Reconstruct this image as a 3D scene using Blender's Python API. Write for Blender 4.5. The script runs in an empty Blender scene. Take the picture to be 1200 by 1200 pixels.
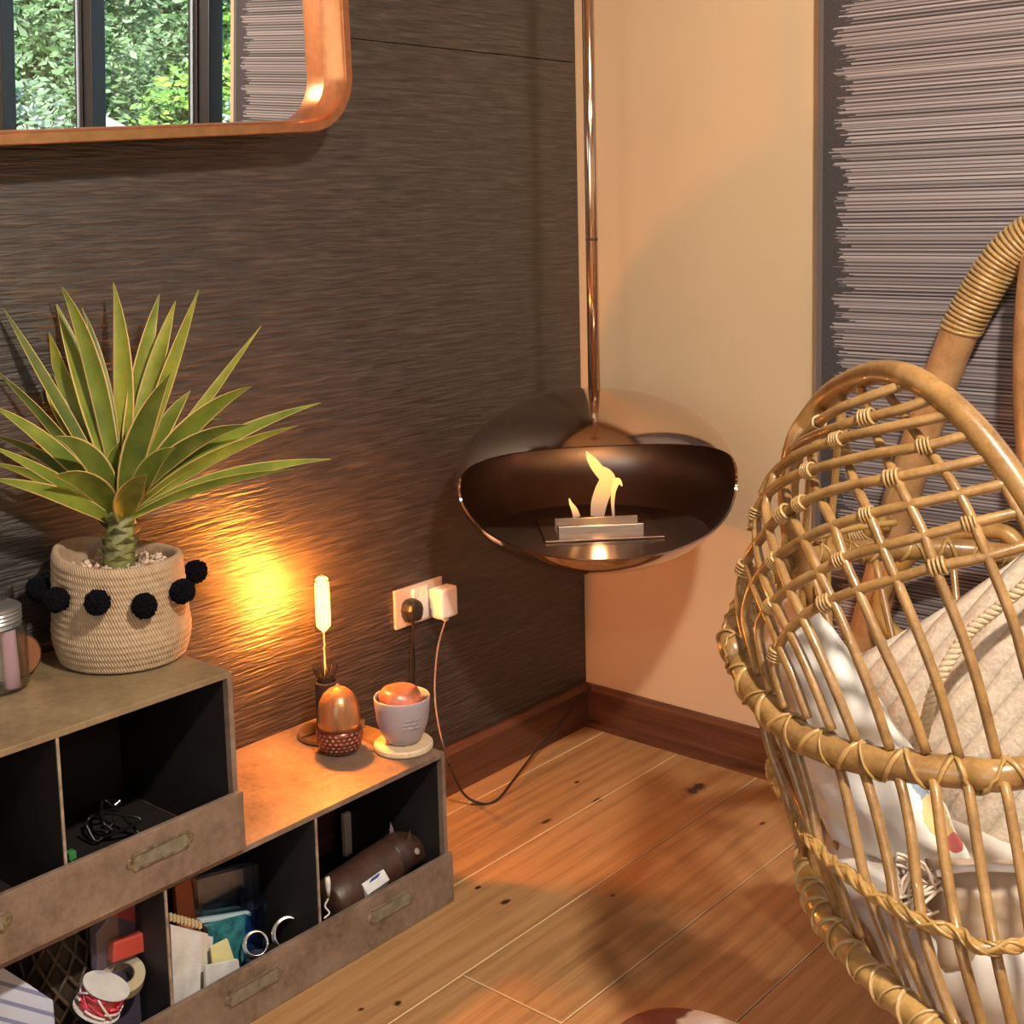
import bpy, bmesh, math, random
from mathutils import Vector, Matrix, noise
random.seed(7)
V = Vector
scene = bpy.context.scene
COL = scene.collection
R = math.radians
PI = math.pi

# ------------------------------------------------------------------ camera
F_PX, YAW, PITCH, ROLL = 1546.84, 0.71068, 0.12792, -0.02396
CAM = V((1.99184, -2.5775, 1.31795))
PPX, PPY = 600.0, 440.58
fw = V((-math.sin(YAW) * math.cos(PITCH), math.cos(YAW) * math.cos(PITCH), -math.sin(PITCH)))
rt0 = V((math.cos(YAW), math.sin(YAW), 0))
up0 = rt0.cross(fw)
rt = math.cos(ROLL) * rt0 + math.sin(ROLL) * up0
up = -math.sin(ROLL) * rt0 + math.cos(ROLL) * up0
cam = bpy.data.cameras.new('camera')
cam.sensor_width = 36.0
cam.lens = F_PX / 1200 * 36.0
cam.shift_y = -(600 - PPY) / 1200
cam.clip_start = 0.02
camo = bpy.data.objects.new('camera', cam)
COL.objects.link(camo)
camo.matrix_world = Matrix(((rt.x, up.x, -fw.x, CAM.x), (rt.y, up.y, -fw.y, CAM.y), (rt.z, up.z, -fw.z, CAM.z), (0, 0, 0, 1)))
scene.camera = camo

# ------------------------------------------------------------------ light
vs = scene.view_settings
vs.view_transform = 'Standard'
vs.look = 'None'
vs.gamma = 1.0
vs.use_curve_mapping = False
vs.exposure = 0.70
W = bpy.data.worlds.new('sky')
scene.world = W
W.use_nodes = True
nt = W.node_tree
sky = nt.nodes.new('ShaderNodeTexSky')
sky.sky_type = 'NISHITA'
sky.sun_elevation = R(48)
sky.sun_rotation = R(200)
sky.sun_disc = False
nt.links.new(sky.outputs[0], nt.nodes['Background'].inputs[0])
nt.nodes['Background'].inputs[1].default_value = 0.30
sl = bpy.data.lights.new('sun', 'SUN')
sl.energy = 4.0
sl.angle = R(0.6)
sl.color = (1.0, 0.95, 0.86)
slo = bpy.data.objects.new('sun', sl)
COL.objects.link(slo)
slo.rotation_euler = V((0.35, 0.72, -0.72)).to_track_quat('-Z', 'Y').to_euler()   # comes over the roof, lights the garden
# daylight sampling portal in the glazed opening (guides rays only, gives off nothing itself)
pl = bpy.data.lights.new('window_portal', 'AREA')
pl.shape = 'RECTANGLE'
pl.size, pl.size_y = 3.03, 2.16
pl.cycles.is_portal = True
plo = bpy.data.objects.new('window_portal', pl)
COL.objects.link(plo)
plo.location = (2.985, 0.12, 1.14)
plo.rotation_euler = (R(-90), 0, 0)
pl2 = pl.copy()
pl2.size, pl2.size_y = 3.2, 1.7
pl2o = bpy.data.objects.new('window_portal', pl2)
COL.objects.link(pl2o)
pl2o.location = (2.5, -5.33, 1.35)
pl2o.rotation_euler = (R(90), 0, 0)
DOWNLIGHTS = [((2.1, -1.68), 290.0), ((2.1, -3.7), 55.0), ((3.9, -1.9), 20.0), ((3.9, -3.7), 20.0)]  # first follows the mirror's shadow; the other three are unseen, added for fill
DOWN_COL = (1.0, 0.87, 0.72)
BULB_W = 74.0
BULB_COL = (1.0, 0.30, 0.035)
ROOM_X, ROOM_Y, ROOM_Z = 5.0, -5.2, 2.5


# ------------------------------------------------------------------ pixel rays (for measuring only)
def ray(px, py):
    return (fw * F_PX + rt * (px - PPX) - up * (py - PPY)).normalized()


def at_z(px, py, z):
    d = ray(px, py)
    return CAM + d * ((z - CAM.z) / d.z)


def at_x(px, py, x):
    d = ray(px, py)
    return CAM + d * ((x - CAM.x) / d.x)


def at_y(px, py, y):
    d = ray(px, py)
    return CAM + d * ((y - CAM.y) / d.y)


def at_d(px, py, dep):
    d = ray(px, py)
    return CAM + d * (dep / d.dot(fw))


def depth_of(P):
    return (P - CAM).dot(fw)


# ------------------------------------------------------------------ materials
def lin(r, g, b):
    f = lambda c: (c / 255 / 12.92) if c / 255 <= 0.04045 else ((c / 255 + 0.055) / 1.055) ** 2.4
    return (f(r), f(g), f(b), 1)


class NT:
    def __init__(s, name):
        s.m = bpy.data.materials.new(name)
        s.m.use_nodes = True
        s.t = s.m.node_tree
        s.b = s.t.nodes['Principled BSDF']

    def n(s, typ, **kw):
        o = s.t.nodes.new(typ)
        for k, v in kw.items():
            if k.startswith('i_'):
                key = k[2:].replace('_', ' ')
                if key.isdigit():
                    key = int(key)
                o.inputs[key].default_value = v
            else:
                setattr(o, k, v)
        return o

    def l(s, a, b):
        s.t.links.new(a, b)

    def math(s, op, a, b=None, c=None):
        o = s.n('ShaderNodeMath', operation=op)
        for i, x in enumerate((a, b, c)):
            if x is None:
                continue
            if isinstance(x, (int, float)):
                o.inputs[i].default_value = x
            else:
                s.l(x, o.inputs[i])
        return o.outputs[0]

    def ramp(s, fac, stops, interp='LINEAR'):
        o = s.n('ShaderNodeValToRGB')
        o.color_ramp.interpolation = interp
        el = o.color_ramp.elements
        while len(el) < len(stops):
            el.new(0.5)
        for e, (p, c) in zip(el, stops):
            e.position = p
            e.color = c if len(c) == 4 else (*c, 1)
        s.l(fac, o.inputs[0])
        return o.outputs[0]

    def coords(s, scale=(1, 1, 1), kind='Object', rand=0.0):
        tc = s.n('ShaderNodeTexCoord')
        mp = s.n('ShaderNodeMapping')
        mp.inputs['Scale'].default_value = scale
        s.l(tc.outputs[kind], mp.inputs[0])
        if rand:
            oi = s.n('ShaderNodeObjectInfo')
            mul = s.math('MULTIPLY', oi.outputs['Random'], rand)
            cb = s.n('ShaderNodeCombineXYZ')
            for i in range(3):
                s.l(mul, cb.inputs[i])
            s.l(cb.outputs[0], mp.inputs['Location'])
        return mp.outputs[0]

    def noise(s, vec, scale, detail=4, rough=0.55, dist=0.0):
        o = s.n('ShaderNodeTexNoise')
        o.inputs['Scale'].default_value = scale
        o.inputs['Detail'].default_value = detail
        o.inputs['Roughness'].default_value = rough
        o.inputs['Distortion'].default_value = dist
        s.l(vec, o.inputs['Vector'])
        return o.outputs['Fac']

    def bump(s, h, strength, dist=0.01):
        o = s.n('ShaderNodeBump')
        o.inputs['Strength'].default_value = strength
        o.inputs['Distance'].default_value = dist
        s.l(h, o.inputs['Height'])
        s.l(o.outputs[0], s.b.inputs['Normal'])

    def set(s, **kw):
        for k, v in kw.items():
            key = {'color': 'Base Color', 'rough': 'Roughness', 'metal': 'Metallic', 'ior': 'IOR', 'spec': 'Specular IOR Level',
                   'trans': 'Transmission Weight', 'ecol': 'Emission Color', 'estr': 'Emission Strength', 'sheen': 'Sheen Weight',
                   'coat': 'Coat Weight', 'alpha': 'Alpha', 'sss': 'Subsurface Weight'}[k]
            if hasattr(v, 'is_output'):
                s.l(v, s.b.inputs[key])
            else:
                s.b.inputs[key].default_value = v
        return s.m


def plain(name, c, rough=0.5, metal=0.0, var=0.0, vscale=30, bump=0.0, bscale=80, stretch=(1, 1, 1), **kw):
    n = NT(name)
    if var:
        f = n.noise(n.coords(stretch), vscale)
        d = tuple(max(0, x * (1 - var)) for x in c[:3]) + (1,)
        h = tuple(min(1, x * (1 + var)) for x in c[:3]) + (1,)
        n.set(color=n.ramp(f, [(0.3, d), (0.7, h)]))
    else:
        n.set(color=c if len(c) == 4 else (*c, 1))
    if bump:
        n.bump(n.noise(n.coords(stretch), bscale), bump, 0.004)
    return n.set(rough=rough, metal=metal, **kw)


M = {}


def mat_wallpaper():
    n = NT('dark_textured_wallpaper')
    a = n.noise(n.coords((1, 10.0, 150.0)), 1.0, 3, 0.5, 0.5)
    b = n.noise(n.coords((1, 24.0, 300.0)), 1.0, 3, 0.5, 0.3)
    h = n.math('ADD', n.math('MULTIPLY', a, 0.7), n.math('MULTIPLY', b, 0.3))
    n.set(color=n.ramp(h, [(0.36, (0.009, 0.007, 0.007)), (0.52, (0.029, 0.023, 0.021)), (0.66, (0.060, 0.047, 0.038))]))
    n.bump(h, 0.6, 0.010)
    return n.set(rough=0.43, spec=1.0)


def mat_oak():
    n = NT('oiled_oak')
    v = n.coords((1, 1, 1), rand=9.0)
    sc = n.n('ShaderNodeMapping')
    sc.inputs['Scale'].default_value = (34, 2.2, 1)
    n.l(v, sc.inputs[0])
    g1 = n.noise(sc.outputs[0], 1.0, 6, 0.6, 0.9)
    sc2 = n.n('ShaderNodeMapping')
    sc2.inputs['Scale'].default_value = (120, 5.0, 1)
    n.l(v, sc2.inputs[0])
    g2 = n.noise(sc2.outputs[0], 1.0, 4, 0.6, 0.2)
    wv = n.n('ShaderNodeTexWave', wave_type='BANDS', bands_direction='X')
    wv.inputs['Scale'].default_value = 5.0
    wv.inputs['Distortion'].default_value = 9.0
    wv.inputs['Detail'].default_value = 3.0
    wv.inputs['Detail Scale'].default_value = 0.7
    sc3 = n.n('ShaderNodeMapping')
    sc3.inputs['Scale'].default_value = (1.6, 0.22, 1)
    n.l(v, sc3.inputs[0])
    n.l(sc3.outputs[0], wv.inputs['Vector'])
    f = n.math('ADD', n.math('MULTIPLY', g1, 0.36), n.math('ADD', n.math('MULTIPLY', g2, 0.52), n.math('MULTIPLY', wv.outputs['Fac'], 0.12)))
    oi = n.n('ShaderNodeObjectInfo')
    f = n.math('ADD', f, n.math('MULTIPLY', n.math('SUBTRACT', oi.outputs['Random'], 0.5), 0.10))
    col = n.ramp(f, [(0.26, (0.225, 0.116, 0.046)), (0.47, (0.345, 0.190, 0.078)), (0.70, (0.43, 0.255, 0.113))])
    # knots at their own places on the boards
    tc = n.n('ShaderNodeTexCoord')
    sep = n.n('ShaderNodeSeparateXYZ')
    n.l(tc.outputs['Object'], sep.inputs[0])
    wob = n.noise(n.coords((1, 1, 1)), 45, 3)
    tot = None
    for kx, ky, rx, ry in ((0.4345, -0.1694, 0.020, 0.045), (0.4155, -0.803, 0.008, 0.013), (0.338, -0.795, 0.005, 0.010), (0.294, -0.3485, 0.009, 0.020),
                           (0.562, -0.656, 0.005, 0.009), (0.638, -0.222, 0.006, 0.011), (0.4846, -1.158, 0.008, 0.010), (0.269, -0.498, 0.008, 0.018),
                           (0.45, -1.21, 0.006, 0.008), (0.20, -0.30, 0.006, 0.012), (1.02, -0.52, 0.008, 0.014)):
        dx = n.math('DIVIDE', n.math('SUBTRACT', sep.outputs[0], kx), rx)
        dy = n.math('DIVIDE', n.math('SUBTRACT', sep.outputs[1], ky), ry)
        d = n.math('SQRT', n.math('ADD', n.math('MULTIPLY', dx, dx), n.math('MULTIPLY', dy, dy)))
        d = n.math('ADD', d, n.math('MULTIPLY', n.math('SUBTRACT', wob, 0.5), 1.6))
        k = n.math('SUBTRACT', 1.0, n.math('SMOOTH_MIN', d, 1.0, 0.3))
        tot = k if tot is None else n.math('MAXIMUM', tot, k)
    mx = n.n('ShaderNodeMix', data_type='RGBA')
    n.l(n.math('MINIMUM', n.math('MULTIPLY', n.math('MAXIMUM', tot, 0.0), 2.0), 1.0), mx.inputs[0])
    n.l(col, mx.inputs[6])
    mx.inputs[7].default_value = (0.035, 0.018, 0.010, 1)
    n.bump(g2, 0.10, 0.002)
    return n.set(color=mx.outputs[2], rough=0.36, spec=0.45)


def mat_wood(name, dark, light, sx=(40, 2, 40), rough=0.4):
    n = NT(name)
    f = n.noise(n.coords(sx), 1.0, 5, 0.6, 0.5)
    n.bump(f, 0.08, 0.002)
    return n.set(color=n.ramp(f, [(0.3, dark), (0.7, light)]), rough=rough)


def mat_metal_worn(name='worn_brown_steel', stops=None):
    n = NT(name)
    f = n.noise(n.coords((1, 1, 1)), 9, 8, 0.65)
    g = n.noise(n.coords((1, 1, 1)), 70, 5, 0.7)
    col = n.ramp(n.math('ADD', n.math('MULTIPLY', f, 0.65), n.math('MULTIPLY', g, 0.35)),
                 stops or [(0.28, (0.075, 0.050, 0.036)), (0.46, (0.20, 0.140, 0.100)), (0.60, (0.28, 0.205, 0.150)), (0.74, (0.38, 0.30, 0.21))])
    n.bump(g, 0.15, 0.002)
    return n.set(color=col, rough=0.50, metal=0.25)


def mat_rattan(name, dark, light):
    n = NT(name)
    f = n.noise(n.coords((1, 1, 1)), 24, 6, 0.65)
    g = n.noise(n.coords((1, 1, 1)), 220, 3, 0.6)
    n.bump(g, 0.12, 0.002)
    return n.set(color=n.ramp(n.math('ADD', n.math('MULTIPLY', f, 0.75), n.math('MULTIPLY', g, 0.25)), [(0.32, dark), (0.64, light)]), rough=0.33, coat=0.25)


def mat_blind(x0, x1):
    n = NT('striped_thread_blind')
    tc = n.n('ShaderNodeTexCoord')
    sp = n.n('ShaderNodeSeparateXYZ')
    n.l(tc.outputs['Object'], sp.inputs[0])
    X, Z = sp.outputs[0], sp.outputs[2]
    fine = n.math('FLOOR', n.math('DIVIDE', Z, 0.0026))
    wn = n.n('ShaderNodeTexWhiteNoise', noise_dimensions='1D')
    n.l(fine, wn.inputs['W'])
    wn2 = n.n('ShaderNodeTexWhiteNoise', noise_dimensions='1D')
    n.l(n.math('ADD', fine, 517.3), wn2.inputs['W'])
    PT = 0.0074
    ph = n.math('DIVIDE', Z, PT)
    row = n.math('FLOOR', ph)
    frac = n.math('SUBTRACT', ph, row)
    wr1 = n.n('ShaderNodeTexWhiteNoise', noise_dimensions='1D')
    n.l(row, wr1.inputs['W'])
    wr2 = n.n('ShaderNodeTexWhiteNoise', noise_dimensions='1D')
    n.l(n.math('ADD', row, 91.7), wr2.inputs['W'])
    line = n.math('LESS_THAN', frac, n.math('ADD', 0.25, n.math('MULTIPLY', wr1.outputs[0], 0.35)))
    big = n.n('ShaderNodeTexNoise', noise_dimensions='1D')
    big.inputs['Scale'].default_value = 16.0
    big.inputs['Detail'].default_value = 3.0
    n.l(Z, big.inputs['W'])
    # distance from the nearer side edge
    ed = n.math('MINIMUM', n.math('SUBTRACT', X, x0), n.math('SUBTRACT', x1, X))
    lim = n.math('ADD', 0.036, n.math('ADD', n.math('MULTIPLY', wn2.outputs[0], 0.030), n.math('ADD', n.math('MULTIPLY', n.math('SUBTRACT', big.outputs['Fac'], 0.5), 0.055), n.math('MULTIPLY', n.math('POWER', wr2.outputs[0], 4.0), 0.035))))
    light_zone = n.math('GREATER_THAN', ed, lim)
    tone = n.math('SUBTRACT', n.math('ADD', 0.68, n.math('MULTIPLY', wn.outputs[0], 0.28)), n.math('MULTIPLY', line, n.math('ADD', 0.22, n.math('MULTIPLY', wr2.outputs[0], 0.42))))
    thread = n.ramp(tone, [(0.12, (0.020, 0.016, 0.018)), (0.46, (0.065, 0.054, 0.060)), (0.72, (0.175, 0.150, 0.157)), (1.0, (0.40, 0.352, 0.355))])
    mx = n.n('ShaderNodeMix', data_type='RGBA')
    n.l(light_zone, mx.inputs[0])
    weave = n.noise(n.coords((260, 1, 420)), 1.0, 2)
    n.l(n.ramp(weave, [(0.35, (0.028, 0.024, 0.027)), (0.7, (0.060, 0.052, 0.055))]), mx.inputs[6])
    n.l(thread, mx.inputs[7])
    sel = n.math('LESS_THAN', ed, 0.012)
    mx2 = n.n('ShaderNodeMix', data_type='RGBA')
    n.l(sel, mx2.inputs[0])
    n.l(mx.outputs[2], mx2.inputs[6])
    mx2.inputs[7].default_value = (0.10, 0.085, 0.085, 1)
    n.bump(wn.outputs[0], 0.25, 0.002)
    return n.set(color=mx2.outputs[2], rough=0.8)


def mat_glow(name, c, strength):
    n = NT(name)
    return n.set(color=(*c, 1), ecol=(*c, 1), estr=strength)


def mat_glass(name, tint=(1, 1, 1), rough=0.0):
    n = NT(name)
    return n.set(color=(*tint, 1), rough=rough, trans=1.0, ior=1.45)


def mat_thin(name, tint=(0.9, 0.95, 1), mixf=0.14):
    """thin clear sheet: mostly see-through with a glossy film"""
    m = bpy.data.materials.new(name)
    m.use_nodes = True
    t = m.node_tree
    t.nodes.clear()
    o = t.nodes.new('ShaderNodeOutputMaterial')
    tr = t.nodes.new('ShaderNodeBsdfTransparent')
    tr.inputs[0].default_value = (*tint, 1)
    g = t.nodes.new('ShaderNodeBsdfGlossy')
    g.inputs['Roughness'].default_value = 0.08
    fr = t.nodes.new('ShaderNodeLayerWeight')
    fr.inputs[0].default_value = 0.5
    pw = t.nodes.new('ShaderNodeMath')
    pw.operation = 'POWER'
    pw.inputs[1].default_value = 5.0
    t.links.new(fr.outputs['Facing'], pw.inputs[0])
    ad = t.nodes.new('ShaderNodeMath')
    ad.operation = 'ADD'
    ad.inputs[1].default_value = mixf + 0.03
    ad.use_clamp = True
    t.links.new(pw.outputs[0], ad.inputs[0])
    mx = t.nodes.new('ShaderNodeMixShader')
    t.links.new(ad.outputs[0], mx.inputs[0])
    t.links.new(tr.outputs[0], mx.inputs[1])
    t.links.new(g.outputs[0], mx.inputs[2])
    t.links.new(mx.outputs[0], o.inputs[0])
    return m


def mat_flame():
    m = bpy.data.materials.new('ethanol_flame')
    m.use_nodes = True
    t = m.node_tree
    t.nodes.clear()
    o = t.nodes.new('ShaderNodeOutputMaterial')
    tr = t.nodes.new('ShaderNodeBsdfTransparent')
    em = t.nodes.new('ShaderNodeEmission')
    tc = t.nodes.new('ShaderNodeTexCoord')
    sp = t.nodes.new('ShaderNodeSeparateXYZ')
    t.links.new(tc.outputs['Generated'], sp.inputs[0])
    rp = t.nodes.new('ShaderNodeValToRGB')
    rp.color_ramp.elements[0].position = 0.0
    rp.color_ramp.elements[0].color = (0.55, 0.28, 0.20, 1)
    rp.color_ramp.elements[1].position = 1.0
    rp.color_ramp.elements[1].color = (1.0, 0.62, 0.16, 1)
    e = rp.color_ramp.elements.new(0.45)
    e.color = (1.0, 0.52, 0.15, 1)
    t.links.new(sp.outputs[2], rp.inputs[0])
    t.links.new(rp.outputs[0], em.inputs[0])
    em.inputs[1].default_value = 1.1
    lw = t.nodes.new('ShaderNodeLayerWeight')
    lw.inputs[0].default_value = 0.35
    al = t.nodes.new('ShaderNodeMapRange')
    al.inputs[1].default_value = 0.0
    al.inputs[2].default_value = 1.0
    al.inputs[3].default_value = 0.25
    al.inputs[4].default_value = 0.85
    t.links.new(sp.outputs[2], al.inputs[0])
    mx = t.nodes.new('ShaderNodeMixShader')
    t.links.new(al.outputs[0], mx.inputs[0])
    t.links.new(tr.outputs[0], mx.inputs[1])
    t.links.new(em.outputs[0], mx.inputs[2])
    t.links.new(mx.outputs[0], o.inputs[0])
    return m


M['wallpaper'] = mat_wallpaper()
M['oak'] = mat_oak()
M['oak_bevel_glint'] = plain('painted_oak_bevel_glint', (0.55, 0.38, 0.20), 0.4)  # painted glint: paler bevel faces stand for light caught along board seams
M['cream'] = plain('cream_wall_paint', (0.53, 0.385, 0.235), 0.75, var=0.03, vscale=3, bump=0.05, bscale=300)
M['ceiling'] = plain('white_ceiling_paint', (0.72, 0.68, 0.63), 0.8)
M['walnut'] = mat_wood('dark_walnut_trim', (0.050, 0.018, 0.010), (0.135, 0.052, 0.026), (3, 3, 90), 0.35)
M['walnut_y'] = M['walnut']
M['steel_worn'] = mat_metal_worn()
M['cab_shade'] = plain('painted_shade_interior', (0.012, 0.009, 0.008), 0.6, var=0.4, vscale=8)  # cubby shade put into the colour: near-black where little light reaches
M['cab_top'] = mat_metal_worn('worn_ochre_steel', [(0.28, (0.100, 0.066, 0.034)), (0.46, (0.225, 0.160, 0.086)), (0.60, (0.300, 0.222, 0.125)), (0.74, (0.40, 0.31, 0.18))])
M['edge'] = plain('pale_worn_edge', (0.30, 0.23, 0.16), 0.5, metal=0.2, var=0.4, vscale=60)
M['brass'] = plain('tarnished_brass', (0.26, 0.22, 0.14), 0.45, metal=0.7, var=0.5, vscale=90)
M['card'] = plain('aged_card', (0.17, 0.145, 0.095), 0.8, var=0.3, vscale=50)
M['copper'] = plain('brushed_copper', (0.80, 0.33, 0.15), 0.30, metal=1.0, var=0.12, vscale=40)
M['mirror'] = plain('silvered_glass', (0.92, 0.93, 0.93), 0.0, metal=1.0)
M['steel'] = plain('polished_steel_bowl', (0.62, 0.50, 0.42), 0.10, metal=1.0)
M['steel_in'] = plain('smoked_steel_inside', (0.28, 0.20, 0.165), 0.33, metal=1.0)
M['rod'] = plain('polished_steel_rod', (0.70, 0.50, 0.38), 0.10, metal=1.0)
M['burner'] = plain('brushed_burner_steel', (0.42, 0.36, 0.31), 0.35, metal=0.8)
M['burner_plate'] = plain('burner_plate_steel', (0.36, 0.25, 0.19), 0.20, metal=0.9)
M['flame'] = mat_flame()
M['black'] = plain('black_plastic', (0.018, 0.016, 0.016), 0.4)
M['lampmetal'] = plain('charcoal_lamp_metal', (0.045, 0.034, 0.030), 0.45, metal=0.3)
M['lampbase'] = plain('bronze_lamp_base', (0.22, 0.15, 0.09), 0.35, metal=0.6)
M['white_pl'] = plain('white_plastic', (0.80, 0.76, 0.70), 0.35)
M['socket'] = plain('brushed_socket_plate', (0.62, 0.52, 0.46), 0.4, metal=0.35)
M['bulb'] = mat_glow('glowing_filament', (1.0, 0.42, 0.06), 7.0)
M['bulbglass'] = mat_thin('clear_bulb_glass', (1, 0.96, 0.9), 0.02)
M['wire'] = mat_glow('hot_wire', (1.0, 0.48, 0.12), 0.9)
M['acorn'] = plain('antique_copper_glaze', (0.40, 0.205, 0.090), 0.28, metal=0.6, var=0.45, vscale=30, stretch=(1, 1, 0.25))
M['acorncap'] = plain('dark_copper_cap', (0.17, 0.055, 0.032), 0.28, metal=0.75)
M['ceramic'] = plain('grey_lilac_ceramic', (0.33, 0.29, 0.31), 0.42)
M['coaster'] = plain('pale_wood_coaster', (0.62, 0.48, 0.31), 0.55, var=0.12, vscale=20, stretch=(1, 8, 1))
M['agate'] = plain('copper_stone', (0.36, 0.12, 0.065), 0.30, var=0.65, vscale=34)
M['jute'] = plain('woven_cotton_rope', (0.44, 0.315, 0.195), 0.85, var=0.22, vscale=120, bump=0.7, bscale=260)
M['pom'] = plain('black_wool', (0.004, 0.004, 0.006), 1.0, spec=0.1)
M['pebble'] = plain('pale_pebbles', (0.55, 0.42, 0.31), 0.7, var=0.4, vscale=70)
M['leaf'] = None
M['stem'] = plain('scaly_green_stem', (0.17, 0.17, 0.055), 0.6, var=0.5, vscale=60)
M['glass'] = mat_thin('clear_jar_glass', (0.93, 0.94, 0.94), 0.06)
M['pane'] = mat_thin('window_glass', (0.97, 0.99, 1.0), 0.0)
M['zinc'] = plain('zinc_lid', (0.42, 0.44, 0.45), 0.35, metal=0.85)
M['wax_w'] = plain('white_wax', (0.72, 0.68, 0.62), 0.5)
M['wax_p'] = plain('pink_wax', (0.52, 0.32, 0.38), 0.5)
M['rattan'] = mat_rattan('honey_rattan', (0.150, 0.074, 0.021), (0.36, 0.205, 0.070))
M['cane'] = mat_rattan('pale_cane', (0.22, 0.120, 0.030), (0.46, 0.285, 0.092))
M['pole'] = mat_rattan('warm_rattan_pole', (0.25, 0.125, 0.050), (0.45, 0.26, 0.115))
M['binding'] = mat_rattan('rattan_core_binding', (0.28, 0.165, 0.060), (0.50, 0.335, 0.140))
M['frame_dark'] = plain('anthracite_window_frame', (0.014, 0.015, 0.018), 0.4)
M['gasket'] = plain('pale_blue_frame_edge', (0.30, 0.38, 0.46), 0.35)
M['bark'] = plain('grey_bark', (0.10, 0.075, 0.05), 0.9)
M['lawn'] = plain('lawn_grass', (0.06, 0.13, 0.03), 0.9, var=0.4, vscale=6)
M['throw'] = plain('beige_satin_throw', (0.40, 0.305, 0.215), 0.45, var=0.08, vscale=12)
M['hem'] = plain('white_hem', (0.85, 0.82, 0.78), 0.7)
M['linen'] = plain('natural_linen', (0.58, 0.545, 0.50), 0.85, var=0.06, vscale=14, bump=0.25, bscale=30)
M['braid'] = plain('jute_braid', (0.58, 0.46, 0.30), 0.85, bump=0.6, bscale=300)
M['leather'] = plain('dark_brown_leather', (0.062, 0.030, 0.020), 0.42, var=0.3, vscale=30, bump=0.2, bscale=200)
M['paper'] = plain('white_paper', (0.60, 0.59, 0.57), 0.7, var=0.12, vscale=40, bump=0.3, bscale=60)
M['cardbox_red'] = plain('red_card', (0.42, 0.055, 0.035), 0.5)
M['orange_card'] = plain('orange_red_card', (0.45, 0.12, 0.05), 0.55)
M['teal'] = plain('teal_packet', (0.03, 0.17, 0.20), 0.25, var=0.5, vscale=50, bump=0.6, bscale=60)
M['yellow_paper'] = plain('pale_yellow_paper', (0.66, 0.62, 0.30), 0.7)
M['tape'] = plain('beige_tape', (0.38, 0.32, 0.20), 0.5)
M['wicker'] = plain('brown_wicker', (0.075, 0.048, 0.028), 0.7, var=0.5, vscale=90)
M['red_yarn'] = plain('red_and_white_ribbon', (0.55, 0.05, 0.09), 0.6, var=0.6, vscale=90)
M['dark_plastic'] = plain('smoky_plastic', (0.03, 0.035, 0.05), 0.15)
M['clear'] = mat_thin('clear_plastic_packet', (0.80, 0.90, 1.0), 0.16)
M['blue'] = plain('blue_print', (0.03, 0.12, 0.45), 0.5)
M['silver'] = plain('silver_wire', (0.75, 0.74, 0.72), 0.2, metal=1.0)
M['green'] = plain('green_plastic', (0.04, 0.20, 0.06), 0.4)


def mat_leaf(i):
    n = NT('yucca_leaf_%d' % i)
    base = [((0.085, 0.125, 0.016), (0.20, 0.235, 0.030)), ((0.12, 0.155, 0.018), (0.30, 0.30, 0.040)), ((0.055, 0.085, 0.014), (0.13, 0.155, 0.024))][i]
    f = n.noise(n.coords((1, 1, 1), rand=5), 18, 4)
    return n.set(color=n.ramp(f, [(0.3, base[0]), (0.7, base[1])]), rough=0.42, spec=0.4)


LEAF = [mat_leaf(i) for i in range(3)]
M['leaf_edge'] = plain('dry_leaf_edge', (0.52, 0.36, 0.12), 0.6)


# ------------------------------------------------------------------ mesh helpers
def tag(o, label=None, cat=None, group=None, kind=None):
    if label:
        o['label'] = label
    if cat:
        o['category'] = cat
    if group:
        o['group'] = group
    if kind:
        o['kind'] = kind
    return o


def thing(name, base, label, cat, group=None):
    o = bpy.data.objects.new(name, None)
    o.empty_display_size = 0.05
    COL.objects.link(o)
    o.location = base
    return tag(o, label, cat, group)


def worldloc(o):
    l = V(o.location)
    return l + (worldloc(o.parent) if o.parent and not o.get('_world') else V()) if not o.get('_world') else V()


def put(o, parent):
    """parent a part whose vertices are in world space"""
    if parent is not None:
        o.parent = parent
        off = V(parent.location) if parent.type == 'EMPTY' else V()
        o.matrix_parent_inverse = Matrix.Translation(-off)
    return o


def mesh(name, verts, faces, m, parent=None, smooth=False, bevel=0.0, mats=None, fm=None):
    me = bpy.data.meshes.new(name)
    me.from_pydata([tuple(v) for v in verts], [], faces)
    me.update()
    o = bpy.data.objects.new(name, me)
    COL.objects.link(o)
    for mm in (mats or [m]):
        me.materials.append(mm)
    if fm:
        me.polygons.foreach_set('material_index', fm)
    if smooth:
        me.polygons.foreach_set('use_smooth', [True] * len(me.polygons))
    if bevel:
        b = o.modifiers.new('bevel', 'BEVEL')
        b.width = bevel
        b.segments = 2
        b.limit_method = 'ANGLE'
    return put(o, parent)


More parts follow.
